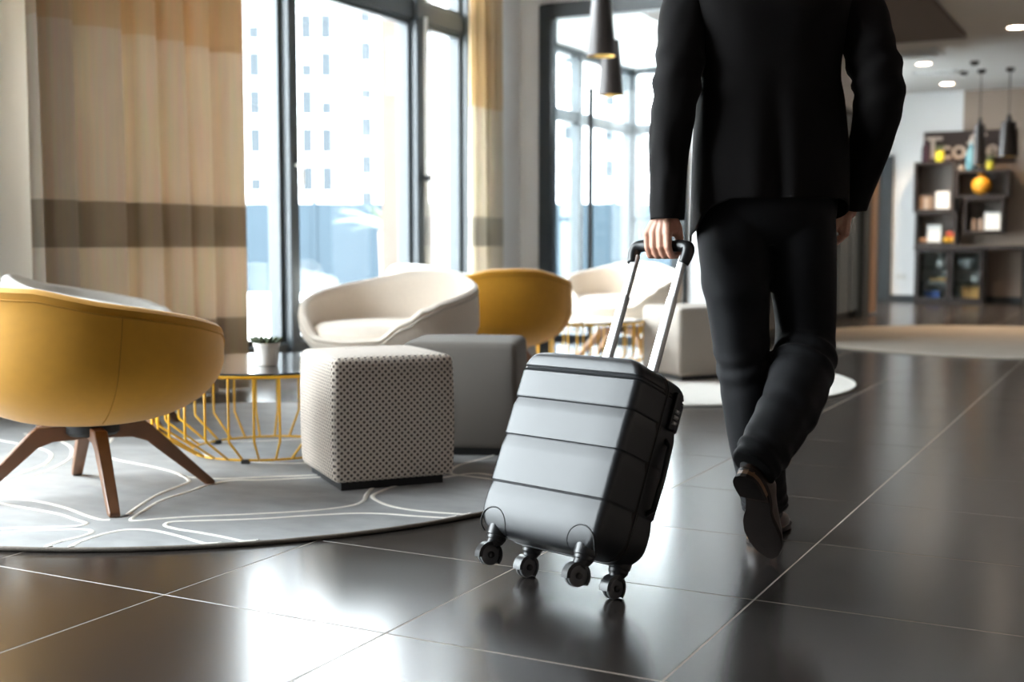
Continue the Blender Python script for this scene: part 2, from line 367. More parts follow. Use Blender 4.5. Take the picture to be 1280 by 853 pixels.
# ---- glazed door facing the viewer
d = empty('door_1', kind='structure')
f = MB(); f.box(-4.60, -4.49, YD-0.05, YD+0.08, 0, 2.80).box(-3.41, -3.30, YD-0.05, YD+0.08, 0, 2.80).box(-4.49, -3.41, YD-0.05, YD+0.08, 2.68, 2.80).box(-4.49, -3.41, YD-0.05, YD+0.08, 0, 0.06)
f.build('door_frame', M['frame'], d, bevel=0.006, seg=1)
MB().box(-4.49, -3.41, YD, YD+0.012, 0.06, 2.68).build('pane', M['glass'], d)
MB().box(-4.16, -4.13, YD-0.02, YD+0.03, 0.06, 2.1).build('door_stile', M['frame'], d)
# vestibule beyond the door, its outer glazed wall and its end
v = empty('window_3', kind='structure')
xo = -5.75
fr = MB()
for y in (9.6, 11.1, 12.6, 14.1): fr.box(xo-0.06, xo+0.06, y-0.05, y+0.05, 0.1, ZC)
for z0, z1 in ((0.0, 0.12), (2.15, 2.28), (ZC-0.08, ZC)): fr.box(xo-0.05, xo+0.05, 9.6, 14.1, z0, z1)
fr.build('window_frame', M['frame'], v)
for a in (9.6, 11.1, 12.6):
    MB().box(xo-0.006, xo+0.006, a+0.05, a+1.45, 0.12, 2.15).build('pane', M['glass'], v)
    MB().box(xo-0.006, xo+0.006, a+0.05, a+1.45, 2.28, ZC-0.08).build('pane', M['glass'], v)
v = empty('window_4', kind='structure')
fr = MB()
for x in (-5.7, -4.75, -3.9, -3.1): fr.box(x-0.05, x+0.05, 14.1, 14.2, 0, ZC)
for z0, z1 in ((0, 0.12), (1.1, 1.16), (2.15, 2.28), (ZC-0.08, ZC)): fr.box(-5.7, -3.1, 14.1, 14.2, z0, z1)
fr.build('window_frame', M['frame'], v)
for a, b in ((-5.65, -4.8), (-4.7, -3.95), (-3.85, -3.15)): MB().box(a, b, 14.145, 14.155, 0.12, ZC-0.08).build('pane', M['glass'], v)
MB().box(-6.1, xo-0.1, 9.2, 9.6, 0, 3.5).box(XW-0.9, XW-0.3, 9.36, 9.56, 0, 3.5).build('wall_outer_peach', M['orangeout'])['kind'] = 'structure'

# ---- outside
MB().box(-160, 40, -60, 160, -0.5, -0.21).build('ground', M['pave'])['kind'] = 'structure'
fe = empty('screen_fence', cw(-3.0, 20.5), YAW, 'blue grey panel fence across the courtyard outside the windows', 'fence')
mb0 = None
for k in range(14):
    x = -9.0+k*1.25
    if k == 0:
        p0 = MB().box(0, 1.17, -0.03, 0.03, 0.0, 1.5).build('fence_panel', M['fence'], fe, bevel=0.01, seg=1); q0 = MB().box(1.17, 1.25, -0.05, 0.05, -0.03, 1.58).build('post', M['fence'], fe)
        p0.location.x = x; q0.location.x = x
    else:
        for s in (p0, q0):
            o = s.copy(); C.objects.link(o); o.location.x = x
def building(name, L, D, rz, cols, rows, w, dpt, h, label, ww=0.9, hh=1.95):
    b = empty(name, cw(L, D), YAW+rz, label, 'building')
    MB().box(0, w, 0, dpt, -0.05, h).build('wall', M['facade'], b)
    MB().box(-0.3, w+0.3, -0.3, dpt+0.3, h, h+0.5).build('roof', M['facade'], b)
    first = None
    for ci, c in enumerate(cols):
        for ri, z in enumerate(rows):
            if first is None:
                first = MB().box(-ww/2, ww/2, -0.12, 0.02, 0, hh).build('window', M['farwin'], b)
                sill = MB().box(-ww/2-0.12, ww/2+0.12, -0.25, 0.0, -0.12, 0).build('sill', M['facade'], first)
                first.location = (c, 0, z)
            else:
                o = first.copy(); C.objects.link(o); o.location = (c, 0, z)
                if (ci+ri) % 4 == 3: o.scale.z = 0.55
                s2 = sill.copy(); C.objects.link(s2); s2.parent = o
    return b
building('apartment_building', -40, 95, 0.0, [8, 12, 16.2, 20.3, 24.3, 25.8], [4.9, 7.8, 10.7, 13.55, 16.4, 19.3, 22.2], 28, 14, 27, 'white apartment block with tall windows straight across from the left panes')
building('apartment_building', -11.9, 96, 0.25, [0.6, 3.2, 4.9, 8.5, 11, 14.5, 17, 20.5, 23, 27, 31], [3.4, 6.2, 9.1, 12, 14.9, 17.8, 20.7], 36, 14, 26, 'second white apartment block, angled, seen right of the first one', 0.9, 1.6)
yu = empty('yucca', cw(-1.45, 14.5, -0.03), 0.3, 'spiky leaved plant in the courtyard beyond the window post', 'plant')
MB().lathe([(0.14, 0), (0.11, 0.5), (0.13, 1.0)], 10).build('trunk', M['walnut_l'], yu)
for k in range(26):
    a = k*2.4; el = 0.2+1.1*((k*0.37) % 1); l = 0.75
    dx, dy, dz = cos(a)*cos(el), sin(a)*cos(el), sin(el); n = Vector((-sin(a), cos(a), 0))
    P = [Vector((dx*l*t, dy*l*t, 1.0+dz*l*t-0.25*t*t)) for t in (0, .35, .7, 1)]
    m_ = MB(); w_ = (0.02, 0.035, 0.025, 0.003); vv = []
    for p, q in zip(P, w_): vv += [p+n*q, p-n*q+Vector((0, 0, 0.008))]
    m_.add(vv, [(0, 1, 3, 2), (2, 3, 5, 4), (4, 5, 7, 6)]).build('leaf', M['leaf'], yu)

# ================================================================== RUGS
def rug(L, D, r, m, label, edge):
    g = empty('round_rug', cw(L, D), 0, label, 'rug')
    MB().lathe([(0, 0.0015), (r-0.004, 0.0015), (r, 0.006), (r-0.002, 0.011), (r-0.012, 0.0125), (0, 0.0125)], 128, cap0=False, cap1=False).build('pile', m, g, smooth=True, auto=0.6)
    mb = MB(); N = 460; P = []
    for k in range(N):
        a = 2*pi*k/N; q = 0.0018*noise.noise(Vector((cos(a)*40, sin(a)*40, r)))
        P.append((cos(a)*(r+q), sin(a)*(r+q), 0.0072+q*0.6))
    mb.tube(P, 0.0066, 6, cyc=True).build('bound_edge', edge, g, smooth=True)
    return g
rug1 = rug(-1.15, 4.68, 1.5, M['rug'], 'grey round rug with ivory looping lines under the nearest yellow chair', M['rugedge'])
rug2 = rug(0.784, 7.315, 1.23, M['rug2'], 'pale round rug behind the walking man under the farther seats', M['rug2'])
rug3 = rug(4.24, 10.31, 1.78, M['rug3'], 'beige round rug far off in front of the dark shelving', M['rug3'])
LINES = [[(-3.6,2.75),(-3.38,2.67),(-3.203,2.643),(-3.049,2.655),(-2.904,2.63),(-2.77,2.583),(-2.685,2.56),(-2.655,2.571)],
[(-3.5,2.72),(-3.3,2.62),(-3.133,2.584),(-2.985,2.57),(-2.844,2.557),(-2.749,2.527),(-2.686,2.509),(-2.681,2.472),(-2.738,2.425),(-2.848,2.346),(-3.02,2.22),(-3.1,2.17)],
[(-2.95,2.17),(-2.8,2.306),(-2.762,2.358),(-2.684,2.42),(-2.629,2.449),(-2.589,2.438),(-2.572,2.387),(-2.579,2.308),(-2.563,2.25),(-2.529,2.203)],
[(-2.481,2.243),(-2.523,2.317),(-2.54,2.42),(-2.522,2.496),(-2.46,2.529),(-2.357,2.516),(-2.24,2.485),(-2.153,2.464)],
[(-2.073,2.532),(-2.215,2.558),(-2.315,2.569),(-2.41,2.574),(-2.467,2.595),(-2.477,2.636),(-2.417,2.683),(-2.287,2.775),(-2.184,2.876),(-2.082,2.966),(-1.99,3.007),(-1.893,3.022),(-1.786,3.048),(-1.735,3.06)],
[(-1.722,3.117),(-1.805,3.104),(-1.906,3.088),(-1.994,3.093),(-2.072,3.123),(-2.157,3.187),(-2.186,3.257),(-2.19,3.4),(-2.12,3.6),(-2.07,3.694),(-1.983,3.687),(-1.85,3.66)],
[(-2.30,3.45),(-2.26,3.35),(-2.208,3.231),(-2.156,3.133),(-2.147,3.058),(-2.189,2.972),(-2.261,2.891),(-2.367,2.799),(-2.457,2.728),(-2.537,2.648),(-2.578,2.6),(-2.605,2.602),(-2.649,2.683),(-2.721,2.852),(-2.739,2.998),(-2.757,3.078),(-2.74,3.2),(-2.64,3.26),(-2.52,3.375),(-2.4,3.5)],
[(-2.661,2.64),(-2.727,2.762),(-2.799,2.924),(-2.835,3.068),(-2.876,3.141),(-3.01,3.22),(-3.177,3.273),(-3.415,3.327),(-3.6,3.45),(-3.8,3.7),(-4.1,3.9)],
[(-2.95,3.18),(-2.809,3.198),(-2.681,3.299),(-2.545,3.412),(-2.42,3.56),(-2.35,3.8),(-2.4,4.1),(-2.6,4.5),(-2.9,4.9)],
[(-3.7,2.4),(-3.55,2.55),(-3.42,2.68),(-3.375,2.787),(-3.412,2.943),(-3.469,3.103),(-3.6,3.3),(-3.85,3.5),(-4.2,3.6)],
[(-3.62,2.56),(-3.50,2.70),(-3.445,2.845),(-3.492,2.986),(-3.583,3.173),(-3.8,3.35),(-4.25,3.45)],
[(-1.76,3.63),(-1.85,3.62),(-1.949,3.624),(-2.05,3.636),(-2.143,3.654),(-2.2,3.8),(-2.2,4.1),(-2.4,4.5),(-2.7,4.95)],
[(-4.4,3.9),(-4.1,4.05),(-3.8,4.0),(-3.5,3.8),(-3.2,3.9),(-3.0,4.2),(-3.1,4.6),(-3.4,4.95)],
[(-3.3,3.6),(-3.0,3.5),(-2.7,3.6),(-2.6,3.9),(-2.75,4.2),(-3.05,4.45),(-3.2,4.8),(-3.2,5.0)]]
c1 = cw(-1.15, 4.68)
for ln in LINES:
    q = [p for p in ln if (Vector((p[0], p[1]))-Vector((c1.x, c1.y))).length < 1.58]
    if len(q) < 3: q = ln[:]
    S = spline(q, len(q)*7)
    rs = []
    for i, p in enumerate(S):
        a = S[max(i-1, 0)]; b = S[min(i+1, len(S)-1)]; t = Vector((b[0]-a[0], b[1]-a[1])); 
        if t.length < 1e-6: continue
        t.normalize(); n = Vector((-t.y, t.x)); w_ = 0.0082+0.0012*noise.noise(Vector((p[0]*30, p[1]*30, 0)))
        base = Vector((p[0]-c1.x, p[1]-c1.y))
        if base.length > 1.492: base = base.normalized()*1.492
        rs.append([(base.x+n.x*w_*k, base.y+n.y*w_*k, z) for k, z in ((-1, 0.0120), (-0.6, 0.0142), (0.6, 0.0142), (1, 0.0120))])
    MB().rings(rs, False, False, closed=False).build('ivory_line', M['rugline'], rug1, smooth=True)

# ================================================================== CURTAINS
def curtain(name, y0, y1, x, folds, amp, m, label, seed):
    c = empty(name, (x, (y0+y1)/2, 0), 0, label, 'curtain')
    n = 220; nz = 18; rs = []
    for k in range(nz+1):
        z = 0.015+(4.0-0.015)*k/nz; r = []
        for j in range(n+1):
            u = j/n; ph = folds*u + 0.45*noise.noise(Vector((u*3.1, seed, z*0.08)))+0.10*(z/4-0.5)*sin(9*u+seed)
            fr_ = ph % 1.0; s = 0.45*sin(2*pi*ph+0.6)+0.5-1.7*math.exp(-((fr_-0.5)/0.13)**2)      # broad fronts, narrow deep pleats
            a = amp*(0.75+0.5*noise.noise(Vector((u*4, seed+5, 0.0))))*(0.7+0.3*(1-z/4.0))
            r.append((s*a, (u-0.5)*(y1-y0)+0.4*a*sin(4*pi*ph)*0.5, z))
        rs.append(r)
    o = MB().rings(rs, False, False, closed=False).build('fabric', m, c, smooth=True)
    s = o.modifiers.new('t', 'SOLIDIFY'); s.thickness = 0.003
    MB().box(-0.03, 0.03, -(y1-y0)/2-0.1, (y1-y0)/2+0.1, 4.005, 4.095).build('curtain_rail', M['plastic_w'], c)
    return c
curtain('curtain', 3.97, 5.39, -4.53, 6.4, 0.12, M['curtain'], 'heavy beige banded curtain hanging at the left beside the tall window', 1.3)
curtain('curtain', 8.10, 8.60, -4.58, 3.4, 0.05, M['curtain2'], 'narrow pale banded curtain between the window and the white wall', 4.1)

# ================================================================== TUB CHAIRS
def rim_h(phi):       # phi measured from the front, 0..pi
    K = [(0, .385), (24, .392), (42, .470), (54, .520), (68, .550), (90, .58), (115, .61), (135, .632), (160, .670), (180, .675)]
    a = math.degrees(abs(phi))
    for (a0, h0), (a1, h1) in zip(K[:-1], K[1:]):
        if a <= a1:
            t = (a-a0)/(a1-a0); t = t*t*(3-2*t) if a1 < 75 else t; return h0+(h1-h0)*t
    return K[-1][1]
def make_tub(name, label, fm, pm, om, group, wood):
    g = empty(name, (0, 0, 0), 0, label, 'chair', group); n = 96
    zb, zm, RR = 0.238, 0.44, 0.415; th = 0.042
    def outer(z):
        if z <= zm: c = (zm-z)/(zm-zb); return 0.10+(RR-0.10)*math.sqrt(max(0, 1-c*c))
        return RR-0.02*((z-zm)/0.25)**2
    rs = []
    prof = [0, .03, .07, .12, .18, .25, .33, .42, .52, .63, .74, .85, .94]
    for s in prof:
        r = []
        for j in range(n):
            a = 2*pi*j/n; phi = ((a-pi/2+pi) % (2*pi))-pi; h = rim_h(phi)
            c = math.cos(min(1, s*1.0)*pi/2) if s < 0.6 else None
            z = zb+(h-0.012-zb)*(1-cos(s*pi/2/0.94*0.999)) if s <= 0.94 else h-0.012
            rr = outer(z); r.append((rr*cos(a), rr*sin(a), z))
        rs.append(r)
    for t, dz in ((0.0, 0), (0.25, 0.010), (0.5, 0.0135), (0.75, 0.010), (1.0, 0)):     # rolled rim
        r = []
        for j in range(n):
            a = 2*pi*j/n; phi = ((a-pi/2+pi) % (2*pi))-pi; h = rim_h(phi); rr = outer(h-0.012)-t*th+0.001
            r.append((rr*cos(a), rr*sin(a), h-0.012+dz))
        rs.append(r)
    for t in (0.15, 0.4, 0.7, 1.0):
        r = []
        for j in range(n):
            a = 2*pi*j/n; phi = ((a-pi/2+pi) % (2*pi))-pi; h = rim_h(phi)
            z = (h-0.012)+(0.33-(h-0.012))*t; rr = min(outer(z), RR)-th-0.03*t*t
            r.append((rr*cos(a), rr*sin(a), z))
        rs.append(r)
    MB().rings(rs, True, True).build('shell', fm, g, smooth=True, auto=1.2)
    # cushion
    prof = [(0.0, 0.335), (0.30, 0.335), (0.335, 0.35), (0.35, 0.385), (0.345, 0.42), (0.32, 0.438), (0.25, 0.446), (0.0, 0.45)]
    ms = MB(); rs = []
    for pr_, z in prof:
        rs.append([(pr_*cos(2*pi*j/64), pr_*sin(2*pi*j/64)+0.012*(1 if sin(2*pi*j/64) > 0.3 else 0), z) for j in range(64)])
    ms.rings(rs, False, False).build('seat_cushion', fm, g, smooth=True)
    # piping under the rim, all round, and two side seams
    P = []
    for j in range(120):
        a = 2*pi*j/120; phi = ((a-pi/2+pi) % (2*pi))-pi; h = rim_h(phi)-0.034; rr = outer(h)+0.0005
        P.append((rr*cos(a), rr*sin(a), h))
    MB().tube(P, 0.0032, 6, cyc=True).build('piping', pm, g, smooth=True)
    for sgn in (-1, 1):
        P = []; a = -pi/2+sgn*R(54)
        for k in range(16):
            s = 0.20+0.70*k/15; phi = ((a-pi/2+pi) % (2*pi))-pi; h = rim_h(phi)-0.036; z = zb+(h-zb)*(1-cos(s*pi/2/0.9)); a2 = a-sgn*0.10*(1-k/15.)
            rr = outer(z)-0.0002; P.append((rr*cos(a2), rr*sin(a2), z))
        MB().tube(P, 0.0018, 5).build('side_seam', pm, g, smooth=True)
    MB().lathe([(0, 0.195), (0.075, 0.195), (0.085, 0.205), (0.085, 0.228), (0.10, 0.240), (0, 0.243)], 24, cap0=False, cap1=False).build('swivel_hub', om, g, smooth=True, auto=0.5)
    for k in range(4):
        a = pi/4+k*pi/2; dx = Vector((cos(a), sin(a), 0)); t = Vector((-sin(a), cos(a), 0)); up = Vector((0, 0, 1))
        S = [(0.02, .185, .232, .019), (0.13, .178, .232, .019), (0.165, .158, .229, .019), (0.27, .082, .130, .018), (0.385, .0, .028, .0165), (0.40, .0, .018, .016)]
        S = [(0.02, .183, .226, .020), (0.12, .180, .226, .020), (0.168, .163, .226, .020), (0.185, .147, .213, .020), (0.355, .001, .042, .017), (0.385, .001, .013, .016)]
        rs = [[dx*r_+t*w_+up*z0, dx*r_-t*w_+up*z0, dx*r_-t*w_+up*z1, dx*r_+t*w_+up*z1] for r_, z0, z1, w_ in S]
        MB().rings(rs).build('leg', wood, g, bevel=0.003, seg=1)
    return g
def place(o, L, D, face, label=None):
    p = cw(L, D, 0.0125); o.location = p; o.rotation_euler = (0, 0, YAW+face)
    if label: o['label'] = label
    return o
# base rotation: local +Y is the front; face is measured left of straight ahead
ych = make_tub('tub_chair', 'yellow felt tub chair with walnut legs on the grey rug at the left', M['yellow_f'], M['yellow_p'], M['rubber'], 'yellow tub chairs', M['walnut'])
def turn_legs(root, a):
    for ch in root.children:
        if ch.name.split('.')[0] == 'leg': ch.rotation_euler = (0, 0, a)
y2 = copy_tree(ych); 
place(ych, -1.34, 3.875, R(-22)); turn_legs(ych, R(22-17.5))
place(y2, -0.085, 6.68, R(15), 'yellow felt tub chair seen from behind, standing beyond the cream chair'); turn_legs(y2, R(-30))
crm = make_tub('tub_chair', 'cream boucle tub chair facing left, just behind the two cube stools', M['cream_f'], M['cream_p'], M['rubber'], 'cream and white tub chairs', M['walnut_l'])
w1 = copy_tree(crm)
place(crm, -0.565, 5.66, R(180-27)); turn_legs(crm, R(20))
place(w1, 0.775, 8.55, R(180-22), 'cream tub chair behind the suitcase handle, by the glass door')
wht = make_tub('tub_chair', 'white tub chair mostly hidden behind the nearest yellow chair, by the curtain', M['white_f'], M['cream_p'], M['rubber'], 'cream and white tub chairs', M['walnut'])
w2 = copy_tree(wht)
place(wht, -1.72, 5.17, R(-75)); turn_legs(wht, R(-5))
place(w2, -0.42, 8.1, R(-40), 'white tub chair whose rim just shows above the cream chair')
p = w2.location; 

# ================================================================== WIRE TABLES
def wire_table(L, D, label):
    g = empty('wire_table', cw(L, D, 0.0125), 0.05, label, 'table', 'yellow wire side tables')
    Rt, Rb, zt, zb_ = 0.43, 0.285, 0.335, 0.012
    ring = lambda r, z, n=96: [(r*cos(2*pi*k/n), r*sin(2*pi*k/n), z) for k in range(n)]
    MB().tube(ring(Rt, zt-0.004), 0.006, 8, cyc=True).build('top_ring', M['yellow_m'], g, smooth=True)
    MB().tube(ring(Rb, zb_), 0.0045, 8, cyc=True).build('base_ring', M['yellow_m'], g, smooth=True)
    first = None; n = 30
    for k in range(n):
        if first is None:
            first = MB().tube([(Rt, 0, zt-0.004), (Rt, 0, 0.108), (Rt-0.004, 0, 0.100), (Rb, 0, zb_)], 0.0046, 8).build('bar', M['yellow_m'], g, smooth=True); o = first
        else: o = first.copy(); C.objects.link(o)
        o.rotation_euler = (0, 0, 2*pi*k/n)
    MB().lathe([(0, zt), (Rt-0.002, zt), (Rt+0.003, zt+0.004), (Rt-0.002, zt+0.009), (0, zt+0.009)], 96, cap0=False, cap1=False).build('glass_top', M['top'], g, smooth=True, auto=0.5)
    for k in range(3):
        a = -pi/2+0.35+k*2*pi/3
        MB().box(Rb-0.012, Rb+0.012, -0.014, 0.014, 0.0, 0.016).build('foot_pad', M['rubber'], g).rotation_euler = (0, 0, a)
    return g
tb = wire_table(-0.95, 4.71, 'yellow wire cage table with dark glass top holding the small potted succulent')
for ch in tb.children:
    pass
wire_table(0.375, 7.52, 'yellow wire cage table half hidden between the far yellow chair and the suitcase handle')
# potted succulent
g = empty('potted_succulent', cw(-0.925, 4.60, 0.0125+0.344), 0, 'tiny succulent in a small white pot on the yellow wire table', 'plant')
MB().lathe([(0.0, 0), (0.038, 0), (0.041, 0.004), (0.047, 0.070), (0.050, 0.072), (0.051, 0.086), (0.046, 0.086), (0.045, 0.076), (0, 0.076)], 32, cap0=False, cap1=False).build('pot', M['pot'], g, smooth=True, auto=0.5)
for k in range(26):
    a = k*2.4; ri = 0.008+0.028*math.sqrt(k/26); l = 0.035+0.012*random.random()
    dv = Vector((cos(a)*(0.35+ri*22), sin(a)*(0.35+ri*22), 1.0)).normalized(); b = Vector((cos(a)*ri, sin(a)*ri, 0.078))
    MB().tube([b, b+dv*l*0.4, b+dv*l*0.8, b+dv*l], [0.004, 0.007, 0.005, 0.0008], 6).build('leaf', M['leaf'], g, smooth=True)

# ================================================================== CUBE STOOLS
def pouf(L, D, rz, w_, dpt, h, m, label):
    g = empty('cube_stool', cw(L, D, 0.0125), YAW+rz, label, 'stool', 'cube stools')
    o = MB().box(-w_/2, w_/2, -dpt/2, dpt/2, 0.028, h).build('upholstery', m, g, smooth=True)
    bm = bmesh.new(); bm.from_mesh(o.data)
    bmesh.ops.bevel(bm, geom=bm.edges[:], offset=0.024, segments=4, profile=0.5, affect='EDGES')
    bmesh.ops.subdivide_edges(bm, edges=[e for e in bm.edges if e.calc_length() > 0.2], cuts=8, use_grid_fill=True)
    for v in bm.verts:
        x, y = v.co.x/(w_/2), v.co.y/(dpt/2)
        if v.co.z > h-0.03: v.co.z += 0.010*max(0, 1-x*x)*max(0, 1-y*y)
        zz = (v.co.z-h/2)/(h/2); k = 0.006*max(0, 1-zz*zz); v.co.x += k*x; v.co.y += k*y
    uv = bm.loops.layers.uv.new('UVMap')
    for f in bm.faces:
        f.smooth = True; nn = f.normal; ax = max(range(3), key=lambda i: abs(nn[i]))
        for l in f.loops:
            c = l.vert.co; l[uv].uv = (c.y, c.z) if ax == 0 else (c.x, c.z) if ax == 1 else (c.x, c.y+h)
    bm.to_mesh(o.data); bm.free()
    MB().box(-w_/2+0.03, w_/2-0.03, -dpt/2+0.03, dpt/2-0.03, 0.0, 0.03).build('plinth', M['rubber'], g)
    return g
pouf(-0.468, 4.165, R(24), 0.412, 0.425, 0.435, M['dots'], 'cream cube stool with dotted perforated cover, in front of the grey one')
pouf(-0.178, 4.80, R(-6), 0.43, 0.43, 0.43, M['check'], 'grey woven cube stool standing behind the dotted one')
pouf(1.09, 7.40, R(24), 0.44, 0.44, 0.43, M['linen'], 'taupe cube stool on the pale rug behind the suitcase handle')

# ================================================================== SUITCASE
TH, PS = 0.42, 0.755
wv = Vector((cos(PS), -sin(PS), 0)); pv = Vector((sin(PS), cos(PS), 0)); zv = Vector((0, 0, 1))
av = zv*cos(TH)+pv*sin(TH); nv = -pv*cos(TH)+zv*sin(TH)
rotw = Matrix.Rotation(YAW, 3, 'Z')
SM = frameM(cw(0.150, 2.865, 0), rotw@wv, rotw@nv, rotw@av)     # local x: width, y: out of the front face, z: up the case
suit = empty('suitcase', (0, 0, 0), 0, 'black hard shell cabin suitcase on four wheels, tilted and pulled by the man', 'suitcase')
suit.matrix_world = SM
SW, SH, ST, SZ0 = 0.366, 0.458, 0.200, 0.060
bands = [(0.915, 0.885, 1), (0.74, 0.675, 2), (0.53, 0.455, 2), (0.275, 0.20, 2)]
def recess(t):
    for top, bot, k in bands:
        if bot <= t <= top:
            u = (top-t)/(top-bot)
            if k == 1: return 0.0045*(sin(2*pi*u*1.5-pi/2)+1)/2*1.2
            if u < 0.12: return 0.0048*u/0.12
            return 0.0048*(1-(u-0.12)/0.88)**1.3
    return 0
def section(t, y0, y1, front):
    # half-shell cross-section at height fraction t; U shape from x=-w to +w
    z = SZ0+SH*t; e = 0.0; rc = 0.058
    d_ = min(t, 1-t)*SH
    if d_ < rc: q = 1-(d_/rc); e = 1-math.sqrt(max(0, 1-q*q))
    hw_ = SW/2-rc*e*0.95; dep = abs(y1-y0); rf = 0.019; fe = 0.0
    if d_ < 0.020: q = 1-d_/0.020; fe = 1-math.sqrt(max(0, 1-q*q))
    yy = dep-0.022*fe-(recess(t))-(0.020*(1-t/0.15)**2 if t < 0.15 else 0); pts = []
    seg = 7
    side = recess(t)*0.5
    hw_ -= side
    pts.append((-hw_, 0)); pts.append((-hw_, yy-rf))
    for k in range(1, seg+1): a = pi/2*k/seg; pts.append((-hw_+rf-rf*cos(a), yy-rf+rf*sin(a)))
    pts.append((-hw_*0.5, yy+0.001)); pts.append((0, yy+0.0015)); pts.append((hw_*0.5, yy+0.001))
    for k in range(seg, -1, -1): a = pi/2*k/seg; pts.append((hw_-rf+rf*cos(a), yy-rf+rf*sin(a)))
    pts.append((hw_, 0))
    s = 1 if y1 > y0 else -1
    return [(x, y0+s*y, z) for x, y in pts]
ts = [0, .0015, .006, .014, .026, .042, .062, .085, .113]
ts += [0.14+0.0065*k for k in range(int((0.93-0.14)/0.0065))]
ts += [1-t for t in reversed([0, .0015, .006, .014, .026, .042, .062])]
ysm = 0.085
for nm, y0, y1 in (('front_shell', ysm+0.006, ST), ('back_shell', ysm-0.006, 0.0)):
    rs = [section(t, y0, y1, True) for t in ts]
    m_ = MB().rings(rs, True, True, closed=False)
    for i in range(len(rs)-1):          # close the seam side
        n_ = len(rs[0]); a = i*n_; m_.f.append((a+n_-1, a, a+n_, a+2*n_-1))
    m_.build(nm, M['case'], suit, smooth=True, auto=0.45)
P = []; hw_, hh_, rc = SW/2-0.003, SH/2-0.003, 0.052
for cx, cz, a0 in ((1, 1, 0), (-1, 1, pi/2), (-1, -1, pi), (1, -1, 3*pi/2)):
    for k in range(7):
        a = a0+pi/2*k/6; P.append((cx*(hw_-rc)+rc*cos(a), SZ0+SH/2+cz*(hh_-rc)+rc*sin(a)))
rs = [[(x+(x/0.19)*s*0.0, ysm+y, z) for y, s in ((-0.010, 0), (-0.006, 1), (0.006, 1), (0.010, 0))] for x, z in P]
ctr = Vector((0, SZ0+SH/2))
def grow(x, z, q):
    d_ = Vector((x, z-(SZ0+SH/2))); d_ *= 1+q; return d_.x, d_.y+(SZ0+SH/2)
rs = []
for x, z in P+[P[0]]:
    r = []
    for y, q in ((-0.012, 0.008), (-0.004, 0.016), (0.004, 0.016), (0.012, 0.008), (0.010, -0.06), (-0.010, -0.06)):
        X, Z = grow(x, z, q); r.append((X, ysm+y, Z))
    rs.append(r)
MB().rings(rs, False, False).build('zip_band', M['zip'], suit, smooth=True, auto=0.6)
rs = [grow(x, z, 0.019) for x, z in P]
MB().tube([(x, ysm, z) for x, z in rs], 0.0022, 6, cyc=True).build('zip_teeth', M['caseblk'], suit, smooth=True)
# combination lock and side handle on the right side
lk = MB().box(SW/2-0.004, SW/2+0.010, 0.035, 0.060, SZ0+0.335, SZ0+0.425).build('lock', M['caseblk'], suit, bevel=0.003, seg=2)
for k in range(3):
    MB().tube([(SW/2+0.011, 0.041, SZ0+0.352+k*0.014), (SW/2+0.011, 0.054, SZ0+0.352+k*0.014)], 0.0045, 10).build('dial', M['alu'], lk, smooth=True)
MB().tube([(SW/2-0.005, 0.045, SZ0+0.13), (SW/2+0.015, 0.045, SZ0+0.145), (SW/2+0.018, 0.045, SZ0+0.22), (SW/2+0.015, 0.045, SZ0+0.295), (SW/2-0.005, 0.045, SZ0+0.31)], 0.007, 8).build('side_handle', M['caseblk'], suit, smooth=True)
MB().tube([(-0.06, 0.11, SZ0+SH-0.006), (-0.05, 0.11, SZ0+SH+0.008), (0.05, 0.11, SZ0+SH+0.008), (0.06, 0.11, SZ0+SH-0.006)], 0.006, 8).build('top_grab_handle', M['caseblk'], suit, smooth=True)
# telescopic handle
HY = 0.022; HT = 0.868
th_ = empty('telescopic_handle', (0, 0, 0), 0, parent=suit)
for s in (-1, 1):
    x = s*0.074
    MB().box(x-0.0125, x+0.0125, HY-0.0085, HY+0.0085, SZ0+SH-0.03, 0.735).build('outer_tube', M['alu'], th_, bevel=0.004, seg=3, smooth=True, auto=0.5)
    MB().box(x-0.0105, x+0.0105, HY-0.007, HY+0.007, 0.73, HT-0.02).build('inner_tube', M['alu'], th_, bevel=0.0035, seg=3, smooth=True, auto=0.5)
    MB().box(x-0.019, x+0.019, HY-0.014, HY+0.014, SZ0+SH-0.008, SZ0+SH+0.004).build('rod_collar', M['caseblk'], th_, bevel=0.003, seg=2)
K = [(-0.079, -0.042, .0135), (-0.083, -0.018, .0155), (-0.080, 0.0, .0165), (-0.062, 0.006, .0155), (-0.03, 0.006, .0145), (0, 0.006, .0145), (0.03, 0.006, .0145), (0.062, 0.006, .0155), (0.080, 0.0, .0165), (0.083, -0.018, .0155), (0.079, -0.042, .0135)]
S = spline(K, 44)
MB().tube([(x, HY, HT+z) for x, z, r in S], [r for x, z, r in S], 16).build('grip', M['caseblk'], th_, smooth=True)
